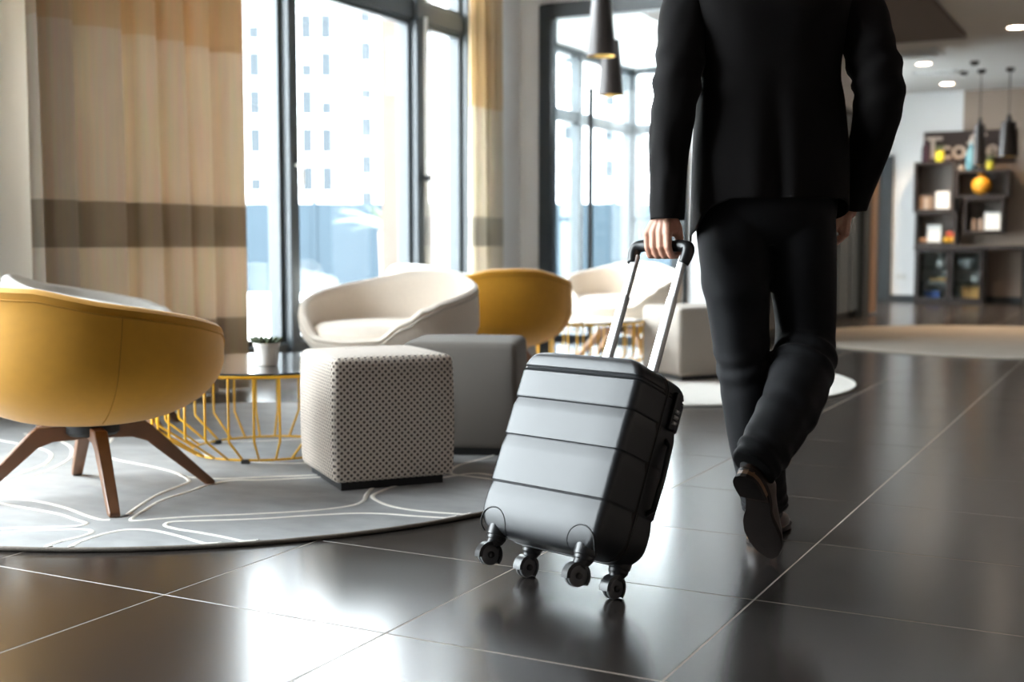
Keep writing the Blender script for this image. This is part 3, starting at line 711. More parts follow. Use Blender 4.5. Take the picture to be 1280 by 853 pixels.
# wheels
for sx in (-1, 1):
    for y, lift in ((0.030, 0), (ST-0.035, 1)):
        x = sx*0.135
        # mounting cup
        hs = MB().lathe([(0, SZ0-0.016), (0.020, SZ0-0.016), (0.0235, SZ0-0.010), (0.0235, SZ0-0.003), (0.026, SZ0-0.001), (0.027, SZ0+0.020), (0.022, SZ0+0.036), (0.012, SZ0+0.044), (0, SZ0+0.045)], 20, c=(x, y, 0), cap0=False, cap1=False).build('wheel_mount', M['caseblk'], suit, smooth=True, auto=0.5)
        if lift:   # moulded corner guard on the front shell
            arc = []
            for k in range(15):
                a = R(-25)+R(230)*k/14; px, pz = x+0.040*cos(a), SZ0+0.020+0.040*sin(a)
                t_ = max(0.0, (pz-SZ0)/SH); u_ = max(0, 0.020-t_*SH)/0.020
                arc.append((px, ST-(0.020*(1-t_/0.15)**2 if t_ < 0.15 else 0)-0.022*(1-math.sqrt(max(0, 1-u_*u_)))+0.0006, max(pz, SZ0+0.002)))
            MB().tube(arc, 0.0017, 6).build('corner_guard_rim', M['rubber'], suit, smooth=True)
        # swivel fork; trailing direction in the case's frame
        ax = Vector((x, y, 0)); wr = 0.0255
        if lift: tr = Vector((-0.35*0, -0.0, 0)); dirv = Vector((0.25, 0.97, 0)).normalized()
        else: dirv = Vector((0, 0, 0)); dirv = Vector((-0.55, 0.35, 0)).normalized()
        if lift: cz = 0.016; off = dirv*0.008
        else: cz = 0.0; off = Vector((0, 0, 0))
        if not lift:
            # contact wheels: centre placed so the tread touches the floor
            y_c = y+0.004; # world height of a local point: z*cos(TH)+y*sin(TH)
            cz = (wr-y_c*sin(TH))/cos(TH); c_ = Vector((x, y_c, cz))
            axis = Vector((0.80, 0.10, -0.6*0)).normalized()
        else:
            c_ = Vector((x, y+0.010, 0.010)); axis = Vector((0.93, 0.36, 0)).normalized()
        fwd = Vector((0, 0, 1)).cross(axis).normalized(); up_ = axis.cross(fwd).normalized()
        F4 = frameM(c_, axis, fwd, up_)
        body = MB()
        rs = []
        for i in range(13):             # fork hood round the wheel
            a = R(-25)+R(235)*i/12; rr = 0.0310
            rs.append([F4@Vector((xx, rr*k_*cos(a), rr*k_*sin(a))) for xx, k_ in ((-0.015, 0.75), (-0.013, 1.0), (0.013, 1.0), (0.015, 0.75), (0.009, 0.9), (-0.009, 0.9))])
        body.rings(rs, True, True)
        body.tube([c_+Vector((0, 0, 0.02)), Vector((x, y, SZ0-0.010))], [0.016, 0.021], 14)
        fk = body.build('fork', M['caseblk'], suit, smooth=True, auto=0.6)
        for s in (-1, 1):
            wheel = MB().lathe([(0.008, -0.0055), (0.019, -0.0055), (0.0243, -0.0035), (wr, 0), (0.0243, 0.0035), (0.019, 0.0055), (0.008, 0.0055)], 28, M4=F4@Matrix.Translation((s*0.0065 if not lift else s*0.0065, 0, 0))@Matrix.Rotation(pi/2, 4, 'Y'))
            wheel.build('wheel', M['wheel'], fk, smooth=True, auto=0.6)
        MB().lathe([(0, -0.018), (0.007, -0.018), (0.008, -0.016), (0.008, 0.016), (0.007, 0.018), (0, 0.018)], 14, M4=F4@Matrix.Rotation(pi/2, 4, 'Y'), cap0=False, cap1=False).build('axle_cap', M['caseblk'], fk, smooth=True)

# ================================================================== THE MAN
PL, PD = 0.655, 3.18
man = empty('person', cw(PL, PD), YAW, 'man in a black suit and brown shoes walking away, pulling the suitcase', 'person')
def q(L, D, z): return Vector((L-PL, D-PD, z))
def ring(c, t, rx, ry, n, xref=Vector((1, 0, 0)), fn=None, p=2.0):
    t = t.normalized(); x = (xref-t*xref.dot(t)).normalized(); y = t.cross(x).normalized(); out = []
    for j in range(n):
        a = 2*pi*j/n; ca, sa = cos(a), sin(a)
        k = (abs(ca)**p+abs(sa)**p)**(-1/p); d_ = fn(a) if fn else 0
        out.append(c+x*(rx*k*ca+d_*ca)+y*(ry*k*sa+d_*sa))
    return out
def limb(mb, keys, n=40, seg=40, fold=None, cap0=True, cap1=True, p=2.2, xref=Vector((1, 0, 0))):
    S = spline([tuple(k[0])+(k[1], k[2]) for k in keys], n); rs = []
    P = [Vector(s[:3]) for s in S]
    for i, s in enumerate(S):
        t = P[min(i+1, n-1)]-P[max(i-1, 0)]; u = i/(n-1)
        rs.append(ring(P[i], t, s[3], s[4], seg, xref, (lambda a, u=u: fold(a, u)) if fold else None, p))
    mb.rings(rs, cap0, cap1); return rs
def cap_(mb, p0, r0, p1, r1, n=14):
    p0, p1 = Vector(p0), Vector(p1); t = (p1-p0); L_ = t.length; t.normalize(); P = []; rr = []
    for k in (-80, -60, -35, 0): a = R(k); P.append(p0+t*(r0*sin(a))); rr.append(r0*cos(a))
    for k in (0, 35, 60, 80): a = R(k); P.append(p1+t*(r1*sin(a))); rr.append(r1*cos(a))
    ref = Vector((0, 0, 1)) if abs(t.z) < 0.9 else Vector((1, 0, 0)); x = t.cross(ref).normalized(); y = x.cross(t)
    mb.rings([[p+(x*cos(2*pi*j/n)+y*sin(2*pi*j/n))*r_ for j in range(n)] for p, r_ in zip(P, rr)])
def ball(mb, c, rx, ry, rz, n=20):
    mb.rings([[(c[0]+rx*cos(2*pi*j/n)*cos(R(k)), c[1]+ry*sin(2*pi*j/n)*cos(R(k)), c[2]+rz*sin(R(k))) for j in range(n)] for k in (-86, -70, -50, -30, -10, 10, 30, 50, 70, 86)])

# joints
shL, elL, wrL = q(.455, 3.20, 1.455), q(.415, 3.12, 1.165), q(.393, 3.115, .880)
shR, elR, wrR = q(.875, 3.20, 1.455), q(.915, 3.12, 1.185), q(.895, 3.27, .925)
hpL, knL, anL = q(.575, 3.19, .92), q(.625, 3.27, .50), q(.700, 3.33, .09)
hpR, knR, anR = q(.745, 3.19, .92), q(.785, 3.27, .545), q(.607, 3.000, .268)
bar = q(.383, 3.105, .800)
# bar centre of the grip in the man's frame, from the suitcase itself
bw = SM@Vector((0.002, HY, HT+0.006)); bar = rotw.inverted()@(bw-cw(PL, PD)); bdir = Vector((cos(PS), -sin(PS), 0))
wrL = bar+Vector((0.010, 0.002, 0.084))

b = MB()
cap_(b, q(.66, 3.2, .95), .115, q(.66, 3.2, 1.10), .11); cap_(b, q(.61, 3.2, 1.30), .105, q(.71, 3.2, 1.30), .105); cap_(b, q(.66, 3.2, 1.1), .11, q(.66, 3.2, 1.35), .11)
cap_(b, q(.57, 3.2, 1.40), .075, q(.745, 3.2, 1.40), .075); cap_(b, q(.66, 3.2, 1.42), .065, q(.66, 3.22, 1.60), .055)
for s, e, w_ in ((shL, elL, wrL), (shR, elR, wrR)):
    cap_(b, s-Vector((0, 0, .02)), .042, e, .034); cap_(b, e, .034, w_, .024)
for h, k, a_ in ((hpL, knL, anL), (hpR, knR, anR)): cap_(b, h, .068, k, .046); cap_(b, k, .046, a_, .033)
# feet inside the shoes
toeR = q(.645, 3.08, .0); heR = q(.548, 2.93, .245); fR = (toeR-heR).normalized()
cap_(b, anL, .030, anL+Vector((.055, .12, -.055)), .018)
cap_(b, anR, .028, heR+fR*0.06+Vector((.447, .67, .593))*.055, .022); cap_(b, heR+fR*0.06+Vector((.447, .67, .593))*.055, .022, heR+fR*0.17+Vector((.447, .67, .593))*.036, .020)
# head: cranium, jaw, nose, ears
hc = q(.66, 3.24, 1.70)
ball(b, hc+Vector((0, 0, .02)), .074, .092, .100); ball(b, hc+Vector((0, .025, -.055)), .056, .066, .065)
cap_(b, hc+Vector((0, .092, .010)), .008, hc+Vector((0, .106, -.022)), .013); 
cap_(b, hc+Vector((-.018, .084, -.055)), .008, hc+Vector((.018, .084, -.055)), .008)
cap_(b, hc+Vector((-.03, .080, .022)), .012, hc+Vector((-.03, .079, .022)), .012); cap_(b, hc+Vector((.03, .080, .022)), .012, hc+Vector((.03, .079, .022)), .012)
for s in (-1, 1): ball(b, hc+Vector((s*.076, -.002, -.012)), .010, .018, .030, 12)

# left hand round the grip: knuckles run along the bar, palm facing away from the viewer
m_out = Vector((-sin(PS), -cos(PS), 0))         # horizontal, from the bar towards the viewer's left
zz = Vector((0, 0, 1))
def bp(al, out, up): return bar+bdir*al+m_out*out+zz*up
wc = bp(0.006, -0.002, 0.092)
cap_(b, wrL+Vector((0, 0, .02)), .026, wc, .0245)
fing = [(-0.036, .0084, .033, 0.92), (-0.0145, .0091, .037, 1.0), (0.0075, .0093, .0385, 1.02), (0.029, .0090, .036, .98)]
for al, r_, up, k in fing:
    kn = bp(al*1.0, .019, up-0.006)
    cap_(b, bp(al*0.36+0.006, .004, .084), .0135, kn, .0115)
    cap_(b, bp(al*0.38+0.006, -.006, .082), .0125, bp(al, .002, .036), .0110)
    p1 = bp(al+0.007, .0275*k, -.004); p2 = bp(al+0.009, .017, -.0245); p3 = bp(al+0.008, -.008, -.0245); p4 = bp(al+0.007, -.021, -.010)
    cap_(b, kn, r_+.0014, p1, r_+.0004); cap_(b, p1, r_+.0004, p2, r_); cap_(b, p2, r_, p3, r_-.0006); cap_(b, p3, r_-.0006, p4, r_-.0014)
cap_(b, bp(.024, -.006, .066), .0150, bp(.028, -.006, .034), .0110); cap_(b, bp(.016, -.008, .076), .0150, bp(.032, -.016, .044), .0140); cap_(b, bp(.032, -.016, .044), .0130, bp(.032, -.027, .014), .0108); cap_(b, bp(.032, -.027, .014), .0108, bp(.014, -.028, -.004), .0090)
# right hand: relaxed half fist, palm towards the thigh
hx = Vector((-.20, -.75, 0)).normalized()       # across the knuckles
dn = Vector((-.10, .05, -1)).normalized(); cu = Vector((-.95, .25, 0)).normalized()
def rp(a_, d_, c_): return wrR+Vector((0, 0, -.012))+hx*a_+dn*d_+cu*c_
cap_(b, wrR, .024, rp(0, .012, 0), .0235)
for k, (al, r_, l_) in enumerate(((-0.030, .0088, .026), (-0.010, .0094, .030), (0.011, .0094, .029), (0.031, .0086, .024))):
    kn = rp(al, .074, 0.0); cap_(b, rp(al*.55, .014, .003), .0140, kn, .0112); cap_(b, rp(al*.6, .02, .014), .0115, rp(al, .066, .012), .0105)
    p1 = kn+dn*l_*.75+cu*l_*.65; p2 = p1+cu*.022-dn*.010; p3 = p2-dn*.018-cu*.006
    cap_(b, kn, r_+.0012, p1, r_+.0002); cap_(b, p1, r_+.0002, p2, r_-.0002); cap_(b, p2, r_-.0002, p3, r_-.0012)
cap_(b, rp(.018, .018, .012), .0135, rp(.034, .046, .026), .0120); cap_(b, rp(.034, .046, .026), .0118, rp(.034, .072, .036), .0102); cap_(b, rp(.034, .072, .036), .0102, rp(.026, .092, .042), .0088)
body = b.build('body', M['skin'], man); remesh(body, 0.0026, 4, 0.5)

uR = Vector((.447, .67, .593))
for a_, f_ in ((anL, Vector((.034, .074, -.030))), (anR, (heR+fR*.055+uR*.065)-anR)):
    sk = MB(); cap_(sk, a_+Vector((0, 0, .03)), .043, a_+f_, .0305, 20); sk.build('sock', M['rubber'], man, smooth=True)
# hair cap
h = MB(); ball(h, hc+Vector((0, -.012, .040)), .081, .093, .090, 28); cap_(h, hc+Vector((0, -.06, -.03)), .048, hc+Vector((0, -.05, .02)), .06)
hair = h.build('hair', M['hair'], man); remesh(hair, 0.006, 3)

# jacket: torso shell, sleeves, collar
def tor_fold(a, u, z):
    bk = -sin(a)                                # 1 at the back
    d_ = 0.0
    if bk > 0:
        lo = max(0, (1.28-z)/0.36); lo = lo*lo*(3-2*lo) if lo < 1 else 1
        x = cos(a)
        d_ += lo*bk*(0.010*math.exp(-((x-0.16)/0.12)**2)+0.011*math.exp(-((x+0.30)/0.14)**2)-0.012*math.exp(-((x+0.03)/0.09)**2)-0.006*math.exp(-((x-0.45)/0.15)**2))
    d_ += 0.004*noise.noise(Vector((cos(a)*2.2, sin(a)*2.2, z*5)))+0.002*sin(z*60+3*noise.noise(Vector((cos(a), sin(a), 3))))*math.exp(-((z-1.22)/0.05)**2)
    return d_
tk = [(.925, .009, .0, .2025, .136), (.98, .009, .0, .2015, .135), (1.06, .009, .0, .1985, .130), (1.14, .007, .0, .192, .123), (1.20, .004, .0, .185, .119), (1.27, .002, .005, .181, .122),
      (1.34, .002, .008, .196, .128), (1.40, .0, .010, .210, .128), (1.455, .0, .012, .222, .118), (1.495, .0, .012, .205, .100), (1.525, .0, .014, .150, .085), (1.55, .0, .018, .092, .072), (1.57, .0, .02, .068, .064)]
S = spline(tk, 70); n = 96; rs = []
for i, (z, x, y, hx_, hy_) in enumerate(S):
    r = []
    for j in range(n):
        a = 2*pi*j/n; p_ = 2.45; ca, sa = cos(a), sin(a); k = (abs(ca)**p_+abs(sa)**p_)**(-1/p_)
        d_ = tor_fold(a, i/69, z); t = max(0, 1-i/24)
        # hem: level across the back, dipping at the sides and front
        dip = -0.095*(0.5+0.5*sin(a-0.05))**0.9*(1.0 if ca < 0 else 0.7)
        if sa < -0.35: dip *= max(0, 1-(-sa-0.35)/0.3)
        if ca < -0.55 and sa < 0.35: dip -= 0.04*max(0, min(1, (-ca-0.55)/0.4))
        r.append(Vector((x+(hx_*k+d_)*ca, y+(hy_*k+d_)*sa, z+dip*t*t)))
    rs.append(r)
J = MB().rings(rs, False, False)
def sl_fold(seed, el):
    def f(a, u):
        w_ = math.exp(-((u-el)/0.10)**2)
        return 0.0045*noise.noise(Vector((cos(a)*1.6+seed, sin(a)*1.6, u*9)))+w_*0.0045*sin(u*75+2.0*cos(a+seed))+0.003*math.exp(-((u-0.14)/0.08)**2)*sin(u*95+3*sin(a))
    return f
limb(J, [(q(.530, 3.195, 1.475), .050, .062), (q(.482, 3.195, 1.462), .066, .074), (q(.447, 3.185, 1.400), .068, .072), (q(.428, 3.150, 1.29), .062, .068), (elL-Vector((.006, 0, 0)), .0565, .061), (q(.397, 3.12, 1.05), .052, .055), (q(.392, 3.105, .96), .0455, .050), (q(.3905, 3.10, .873), .0425, .047)], 64, 48, sl_fold(1.7, .5), True, False)
limb(J, [(q(.80, 3.195, 1.475), .050, .062), (q(.850, 3.195, 1.462), .066, .074), (q(.883, 3.185, 1.40), .068, .072), (q(.905, 3.145, 1.30), .064, .070), (q(.922, 3.12, 1.20), .061, .066), (q(.920, 3.15, 1.10), .055, .060), (q(.911, 3.21, 1.01), .048, .052), (q(.897, 3.26, .918), .0415, .047)], 64, 48, sl_fold(6.1, .52), True, False)
limb(J, [(q(.66, 3.215, 1.53), .078, .074), (q(.66, 3.215, 1.555), .070, .068), (q(.66, 3.22, 1.578), .066, .066)], 8, 40, None, False, False)
jk = J.build('jacket', M['jacket'], man, smooth=True)
so = jk.modifiers.new('t', 'SOLIDIFY'); so.thickness = 0.004; so.offset = -1
for k in range(4):       # sleeve buttons
    c = q(.372-0.002*k*0, 3.068, .912+k*0.0165)
    nrm = Vector((-.45, -.89, 0)).normalized(); x = nrm.cross(zz).normalized()
    MB().lathe([(0, -0.002), (0.0068, -0.002), (0.0078, 0.0005), (0.0066, 0.0028), (0.0045, 0.0018), (0, 0.0018)], 18, M4=frameM(c, x, zz, nrm), cap0=False, cap1=False).build('sleeve_button', M['button'], jk, smooth=True)

# trousers
T = MB()
limb(T, [(q(.66, 3.20, 1.06), .165, .105), (q(.66, 3.20, .98), .175, .118), (q(.66, 3.20, .90), .182, .125), (q(.66, 3.20, .845), .165, .105), (q(.66, 3.20, .81), .10, .07)], 14, 56, None, True, True)
def leg_fold(seed, creases, backc=-pi/2):
    def f(a, u):
        d_ = 0.004*noise.noise(Vector((cos(a)*1.5+seed, sin(a)*1.5, u*8)))
        for c0, w_, am, fr in creases: d_ += am*math.exp(-((u-c0)/w_)**2)*sin(u*fr+2.2*cos(a+seed)+seed)
        da = (a-backc+pi) % (2*pi)-pi; d_ += 0.0065*math.exp(-(da/0.10)**2)*(0.4+0.6*u)
        return d_
    return f
limb(T, [(q(.572, 3.19, .95), .078, .088), (q(.573, 3.19, .86), .092, .100), (q(.580, 3.20, .76), .088, .096), (q(.598, 3.23, .63), .079, .086), (q(.617, 3.26, .51), .073, .080), (q(.642, 3.27, .38), .0735, .082), (q(.664, 3.30, .26), .069, .079), (q(.690, 3.325, .135), .063, .074), (q(.698, 3.33, .085), .061, .072)], 90, 48, leg_fold(0.8, [(.52, .05, .004, 110), (.93, .06, .0045, 130), (.30, .05, .0025, 70)]), True, True)
limb(T, [(q(.745, 3.19, .95), .080, .090), (q(.747, 3.20, .86), .091, .102), (q(.757, 3.215, .76), .088, .098), (q(.776, 3.245, .65), .081, .088), (q(.7800, 3.250, .565), .077, .085), (q(.765, 3.20, .495), .079, .080), (q(.719, 3.115, .415), .078, .078), (q(.662, 3.045, .345), .071, .070), (q(.618, 2.995, .292), .064, .066), (q(.592, 2.975, .262), .060, .064)], 96, 48, leg_fold(2.9, [(.545, .045, .008, 120), (.90, .07, .0045, 95), (.72, .05, .003, 90)]), True, True)
tr = T.build('trousers', M['trouser'], man); remesh(tr, 0.0050, 3, 0.5)

# shoes (local: y from heel to toe, z up from the ground)
def outline(y, side):    # half width of the sole at y (0..0.30)
    K = [(0, .006), (.006, .020), (.02, .030), (.045, .034), (.09, .031), (.13, .032), (.17, .042), (.21, .047), (.25, .042), (.28, .028), (.296, .012), (.302, .003)]
    for (a0, w0), (a1, w1) in zip(K[:-1], K[1:]):
        if y <= a1: t = (y-a0)/(a1-a0); return w0+(w1-w0)*t
    return 0.003
def shoe(Mx, label, inv):
    ys = [0, .003, .008, .016, .028, .045, .07, .09, .11, .13, .15, .17, .19, .21, .23, .25, .265, .28, .29, .297, .301]
    ctr_ = lambda y: inv*(-0.010*math.exp(-((y-.10)/.05)**2)-0.004*(y/.3))
    up = MB(); rs = []
    for y in ys:
        w_ = outline(y, 0)-0.002
        w_ = max(w_, .003)
        # top height of upper
        if y < .07: h_ = .075+.02*min(1, y/.02)-.0
        elif y < .11: h_ = .095
        elif y < .20: h_ = .095-.042*((y-.11)/.09)
        else: h_ = .053-.026*((y-.20)/.10)
        r = []
        for k in range(17):
            a = pi*k/16; xx = cos(a); zz_ = sin(a)
            wk = w_*(1 if zz_ < .5 else 1-.0*(zz_-.5)); r.append(Vector((ctr_(y)+wk*math.copysign(abs(xx)**.75, xx), y+(0.010*zz_ if y < .02 else 0), .012+(h_-.012)*zz_**.8)))
        rs.append([Mx@p for p in r])
    up.rings(rs, True, True)
    o = up.build('shoe', M['leather'], man, smooth=True, auto=1.0); o['label'] = label
    sl = MB(); rs = []
    for y in ys:
        w_ = outline(y, 0)+.0015; zb_ = .004 if y > .085 else (.022 if y < .075 else .012)
        zb_ = .0 if y > .14 else (.0+.018*max(0, min(1, (.14-y)/.06)))
        x0 = ctr_(y); rs.append([Mx@Vector((x0-w_, y, zb_)), Mx@Vector((x0+w_, y, zb_)), Mx@Vector((x0+w_+.0015, y, zb_+.004)), Mx@Vector((x0+w_+.0015, y, zb_+.010)), Mx@Vector((x0-w_-.0015, y, zb_+.010)), Mx@Vector((x0-w_-.0015, y, zb_+.004))])
    sl.rings(rs).build('sole', M['sole'], o, smooth=True, auto=0.5)
    for nm, z0, z1, e_, mm in (('heel_block', 0.005, .022, 0, M['welt']), ('heel_pad', -.004, .006, .0008, M['sole'])):
        hl = MB(); rs = []
        for y in (0.0, .002, .006, .013, .024, .04, .06, .076):
            w_ = outline(y, 0)+.001+e_; x0 = ctr_(y); rs.append([Mx@Vector((x0-w_, y-e_, z0)), Mx@Vector((x0+w_, y-e_, z0)), Mx@Vector((x0+w_, y-e_, z1)), Mx@Vector((x0-w_, y-e_, z1))])
        hl.rings(rs).build(nm, mm, o, bevel=0)
    return o
def shoeM(heel, fwd, tilt=0):
    fwd = Vector(fwd).normalized(); hz = Vector((fwd.x, fwd.y, 0)).normalized(); r_ = Vector((hz.y, -hz.x, 0)); u_ = r_.cross(fwd).normalized()
    if tilt: rt = Matrix.Rotation(tilt, 3, fwd); r_ = rt@r_; u_ = rt@u_
    return frameM(heel, r_, fwd, u_)
shoe(shoeM(q(.662, 3.262, .004), (.42, .91, 0)), 'left shoe flat on the floor', 1)
shoe(shoeM(q(.560, 2.935, .252), fR, R(4)), 'right shoe with its worn sole turned to the viewer', -1)

# ================================================================== PENDANTS AND CEILING FITTINGS
def pendant(pos, zb_, r0, r1, h_, label, ZC=ZC, group='dark cone pendants'):
    g = empty('pendant_lamp', (pos[0], pos[1], zb_), 0, label, 'lamp', group)
    MB().lathe([(r0, 0), (r1, h_), (r1*0.45, h_+0.006), (r1*0.45, h_+0.035), (r1*0.30, h_+0.04), (r1*0.42, h_+0.055), (r1*0.2, h_+0.09), (0, h_+0.092)], 32, cap0=False, cap1=False).build('shade', M['pendant'], g, smooth=True, auto=0.6)
    MB().lathe([(r0-0.0002, 0.0005), (r0-0.004, 0.001), (r1-0.004, h_-0.01), (0, h_-0.008)], 32, cap0=False, cap1=False).build('gold_lining', M['gold'], g, smooth=True)
    MB().tube([(0, 0, h_+0.09), (0, 0, ZC-zb_)], 0.008, 6).build('cord', M['pendant'], g)
    MB().lathe([(0, ZC-zb_-0.05), (0.045, ZC-zb_-0.045), (0.055, ZC-zb_-0.001), (0, ZC-zb_)], 20, cap0=False, cap1=False).build('ceiling_rose', M['pendant'], g, smooth=True)
    bl = MB(); ball(bl, (0, 0, h_*0.45), .03, .03, .04, 14); bl.build('bulb', M['lamp'], g, smooth=True)
    return g
p = cw(0.583, 8.1); pendant(p, 2.035, .095, .060, .42, 'dark cone pendant lamp with gold lining, upper and left of the near pair', ZN)
p = cw(0.690, 8.7); pendant(p, 1.855, .092, .058, .38, 'dark cone pendant lamp hanging lowest of the near pair, beside the sleeve', ZN)
pendant((-1.60, 16.15), 1.88, .118, .085, .42, 'dark pendant lamp far right, in front of the taupe wall', ZC, 'far pendants')
pendant((-1.93, 16.15), 1.78, .072, .060, .50, 'slim dark pendant lamp hanging before the lettered board', ZC, 'far pendants')
def downlight(x, y, label, e, z=ZC):
    g = empty('downlight', (x, y, z), 0, label, 'light', 'recessed ceiling downlights')
    MB().lathe([(0.10, -0.001), (0.10, -0.012), (0.085, -0.012), (0.082, -0.004), (0, -0.004)], 28, cap0=False, cap1=False).build('trim_ring', M['plastic_w'], g, smooth=True, auto=0.5)
    MB().lathe([(0.080, -0.005), (0.080, -0.009), (0, -0.009)], 28, cap0=False, cap1=False).build('diffuser', M['lamp'], g)
    l = bpy.data.lights.new('downlight_glow', 'SPOT'); l.energy = e; l.color = (1, .74, .50); l.spot_size = R(110); l.spot_blend = 0.8; l.shadow_soft_size = 0.08
    o = bpy.data.objects.new('downlight_glow', l); C.objects.link(o); o.parent = g; o.location = (0, 0, -0.03)
downlight(-1.26, 13.15, 'lit recessed downlight at the far right edge of the ceiling', 60)
downlight(-2.47, 15.27, 'lit recessed downlight beside the ceiling vent', 60)
downlight(-2.49, 17.29, 'lit recessed downlight nearest the far wall', 60)
downlight(-5.3, 13.40, 'lit recessed downlight seen through the glass door', 30)
for x, y, lb in ((-2.15, 16.27, 'small dark ceiling detector beside the slim pendant'), (-1.92, 15.41, 'small dark ceiling detector, nearer of the two')):
    g = empty('ceiling_detector', (x, y, ZC), 0, lb, 'detector', 'ceiling detectors')
    MB().lathe([(0, -0.05), (0.03, -0.048), (0.05, -0.03), (0.055, 0), (0, 0)], 18, cap0=False, cap1=False).build('housing', M['pendant'], g, smooth=True)
    MB().lathe([(0, -0.06), (0.012, -0.06), (0.012, -0.045), (0, -0.045)], 10, cap0=False, cap1=False).build('sensor', M['alu'], g)
for (x0, x1, y0, y1, lb) in ((-2.75, -2.15, 14.1, 14.7, 'square ceiling air vent beside the brown soffit'), (-2.72, -2.22, 16.0, 16.25, 'slot ceiling air vent between the two farther downlights')):
    g = empty('ceiling_vent', ((x0+x1)/2, (y0+y1)/2, ZC), 0, lb, 'vent', 'ceiling vents'); a, b_ = (x1-x0)/2, (y1-y0)/2
    MB().box(-a, a, -b_, -b_+.03, -.02, 0).box(-a, a, b_-.03, b_, -.02, 0).box(-a, -a+.03, -b_, b_, -.02, 0).box(a-.03, a, -b_, b_, -.02, 0).build('vent_frame', M['ceil'], g)
    MB().box(-a+.03, a-.03, -b_+.03, b_-.03, -.004, -.001).build('backing', M['frame'], g)
    k = -b_+.06
    while k < b_-.04: MB().box(-a+.03, a-.03, k, k+.012, -.018, -.004).build('slat', M['ceil'], g); k += .055

# ================================================================== SHELVING AT THE FAR WALL
YS, YBK = 17.90, 18.235
def opencase(x0, x1, z0, z1, label):
    g = empty('wall_shelf_box', ((x0+x1)/2, YBK, z0), 0, label, 'shelf', 'dark wall shelf boxes'); a = (x1-x0)/2; h_ = z1-z0; t = .035; dd = YS-YBK
    MB().box(-a, -a+t, dd, 0, 0, h_).build('side', M['darkwood'], g); MB().box(a-t, a, dd, 0, 0, h_).build('side', M['darkwood'], g)
    MB().box(-a+t, a-t, dd, 0, 0, t).build('bottom', M['darkwood'], g); MB().box(-a+t, a-t, dd, 0, h_-t, h_).build('top', M['darkwood'], g)
    MB().box(-a+t, a-t, -.012, 0, t, h_-t).build('back', mat('taupe_back', (0.20, .17, .15), .6, var=.05) if 'taupe_back' not in bpy.data.materials else bpy.data.materials['taupe_back'], g)
opencase(-2.987, -2.44, 1.265, 1.958, 'dark open shelf box at upper left with a white card')
opencase(-2.959, -2.404, 0.80, 1.262, 'dark open shelf box at lower left with fruit and a white card')
opencase(-2.436, -1.743, 1.455, 1.833, 'dark open shelf box holding the orange lantern')
opencase(-2.317, -1.80, 0.965, 1.452, 'dark open shelf box under the lantern with glasses')
g = empty('counter_cabinet', (-2.24, YBK, 0), 0, 'dark counter with two glass fronted display cabinets and open knee space', 'cabinet')
dd = YS-0.12-YBK
MB().box(-.70, .74, dd-.03, 0, .735, .80).build('countertop', M['darkwood'], g, bevel=.004, seg=1)
for x in (-.69, -.245, .19, .70): MB().box(x, x+.035, dd, 0, 0.0, .735).build('side', M['darkwood'], g)
MB().box(-.655, .19, dd, 0, 0.0, .05).build('bottom', M['darkwood'], g)
for x0, x1 in ((-.655, -.245), (-.21, .19)):
    MB().box(x0, x1, -.015, 0, .05, .735).build('back', M['ceil'], g)
    for z in (.27, .48): MB().box(x0, x1, dd+.03, -.015, z, z+.012).build('glass_shelf', M['glass_b'], g)
    dr_ = MB().box(x0, x0+.025, dd-.02, dd, .05, .735).box(x1-.025, x1, dd-.02, dd, .05, .735).box(x0+.025, x1-.025, dd-.02, dd, .05, .08).box(x0+.025, x1-.025, dd-.02, dd, .705, .735).build('door', M['darkwood'], g)
    MB().box(x0+.025, x1-.025, dd-.012, dd-.007, .08, .705).build('pane', M['glass'], dr_)
    MB().box(x1-.015, x1-.008, dd-.04, dd-.02, .36, .46).build('handle', M['alu'], dr_)
CM = {}
def cm(c, r_=.5):
    if c not in CM: CM[c] = mat('colour_%02d' % len(CM), c, r_, var=.06)
    return CM[c]
def thing_lathe(name, label, cat_, x, y, z, prof, col, group=None, part=None):
    g = empty(name, (x, y, z), 0, label, cat_, group)
    MB().lathe(prof, 24, cap0=False, cap1=False).build(part or 'body', cm(col), g, smooth=True, auto=.7); return g
YO = 18.02
g = thing_lathe('bottle', 'dark purple bottle on top of the left shelf boxes', 'bottle', -2.86, YO, 1.958, [(0, 0), (.045, 0), (.05, .01), (.05, .20), (.028, .26), (.018, .30), (0, .302)], (.035, .012, .03)); MB().lathe([(0, .30), (.02, .30), (.02, .335), (0, .335)], 12, cap0=False, cap1=False).build('cap', cm((.02, .01, .02)), g)
g = thing_lathe('flower_pot', 'yellow pot with a green plant on top of the left shelf boxes', 'plant', -2.67, YO, 1.958, [(0, 0), (.05, 0), (.062, .06), (.06, .13), (.05, .15), (0, .14)], (.62, .56, .03))
for k in range(14):
    a = k*2.4; l = .10+.05*random.random(); dv = Vector((cos(a)*.6, sin(a)*.6, 1)).normalized()
    MB().tube([(0, 0, .13), dv*l*.6+Vector((0, 0, .13)), dv*l+Vector((0, 0, .12))], [.006, .016, .003], 6).build('leaf', M['leaf'], g, smooth=True)
g = thing_lathe('bottle', 'pale blue tall bottle on the lantern shelf box', 'bottle', -2.26, YO, 1.833, [(0, 0), (.06, 0), (.065, .01), (.065, .24), (.03, .30), (.022, .37), (0, .372)], (.10, .27, .36)); MB().lathe([(0, .37), (.024, .37), (.024, .40), (0, .40)], 12, cap0=False, cap1=False).build('cap', M['alu'], g)
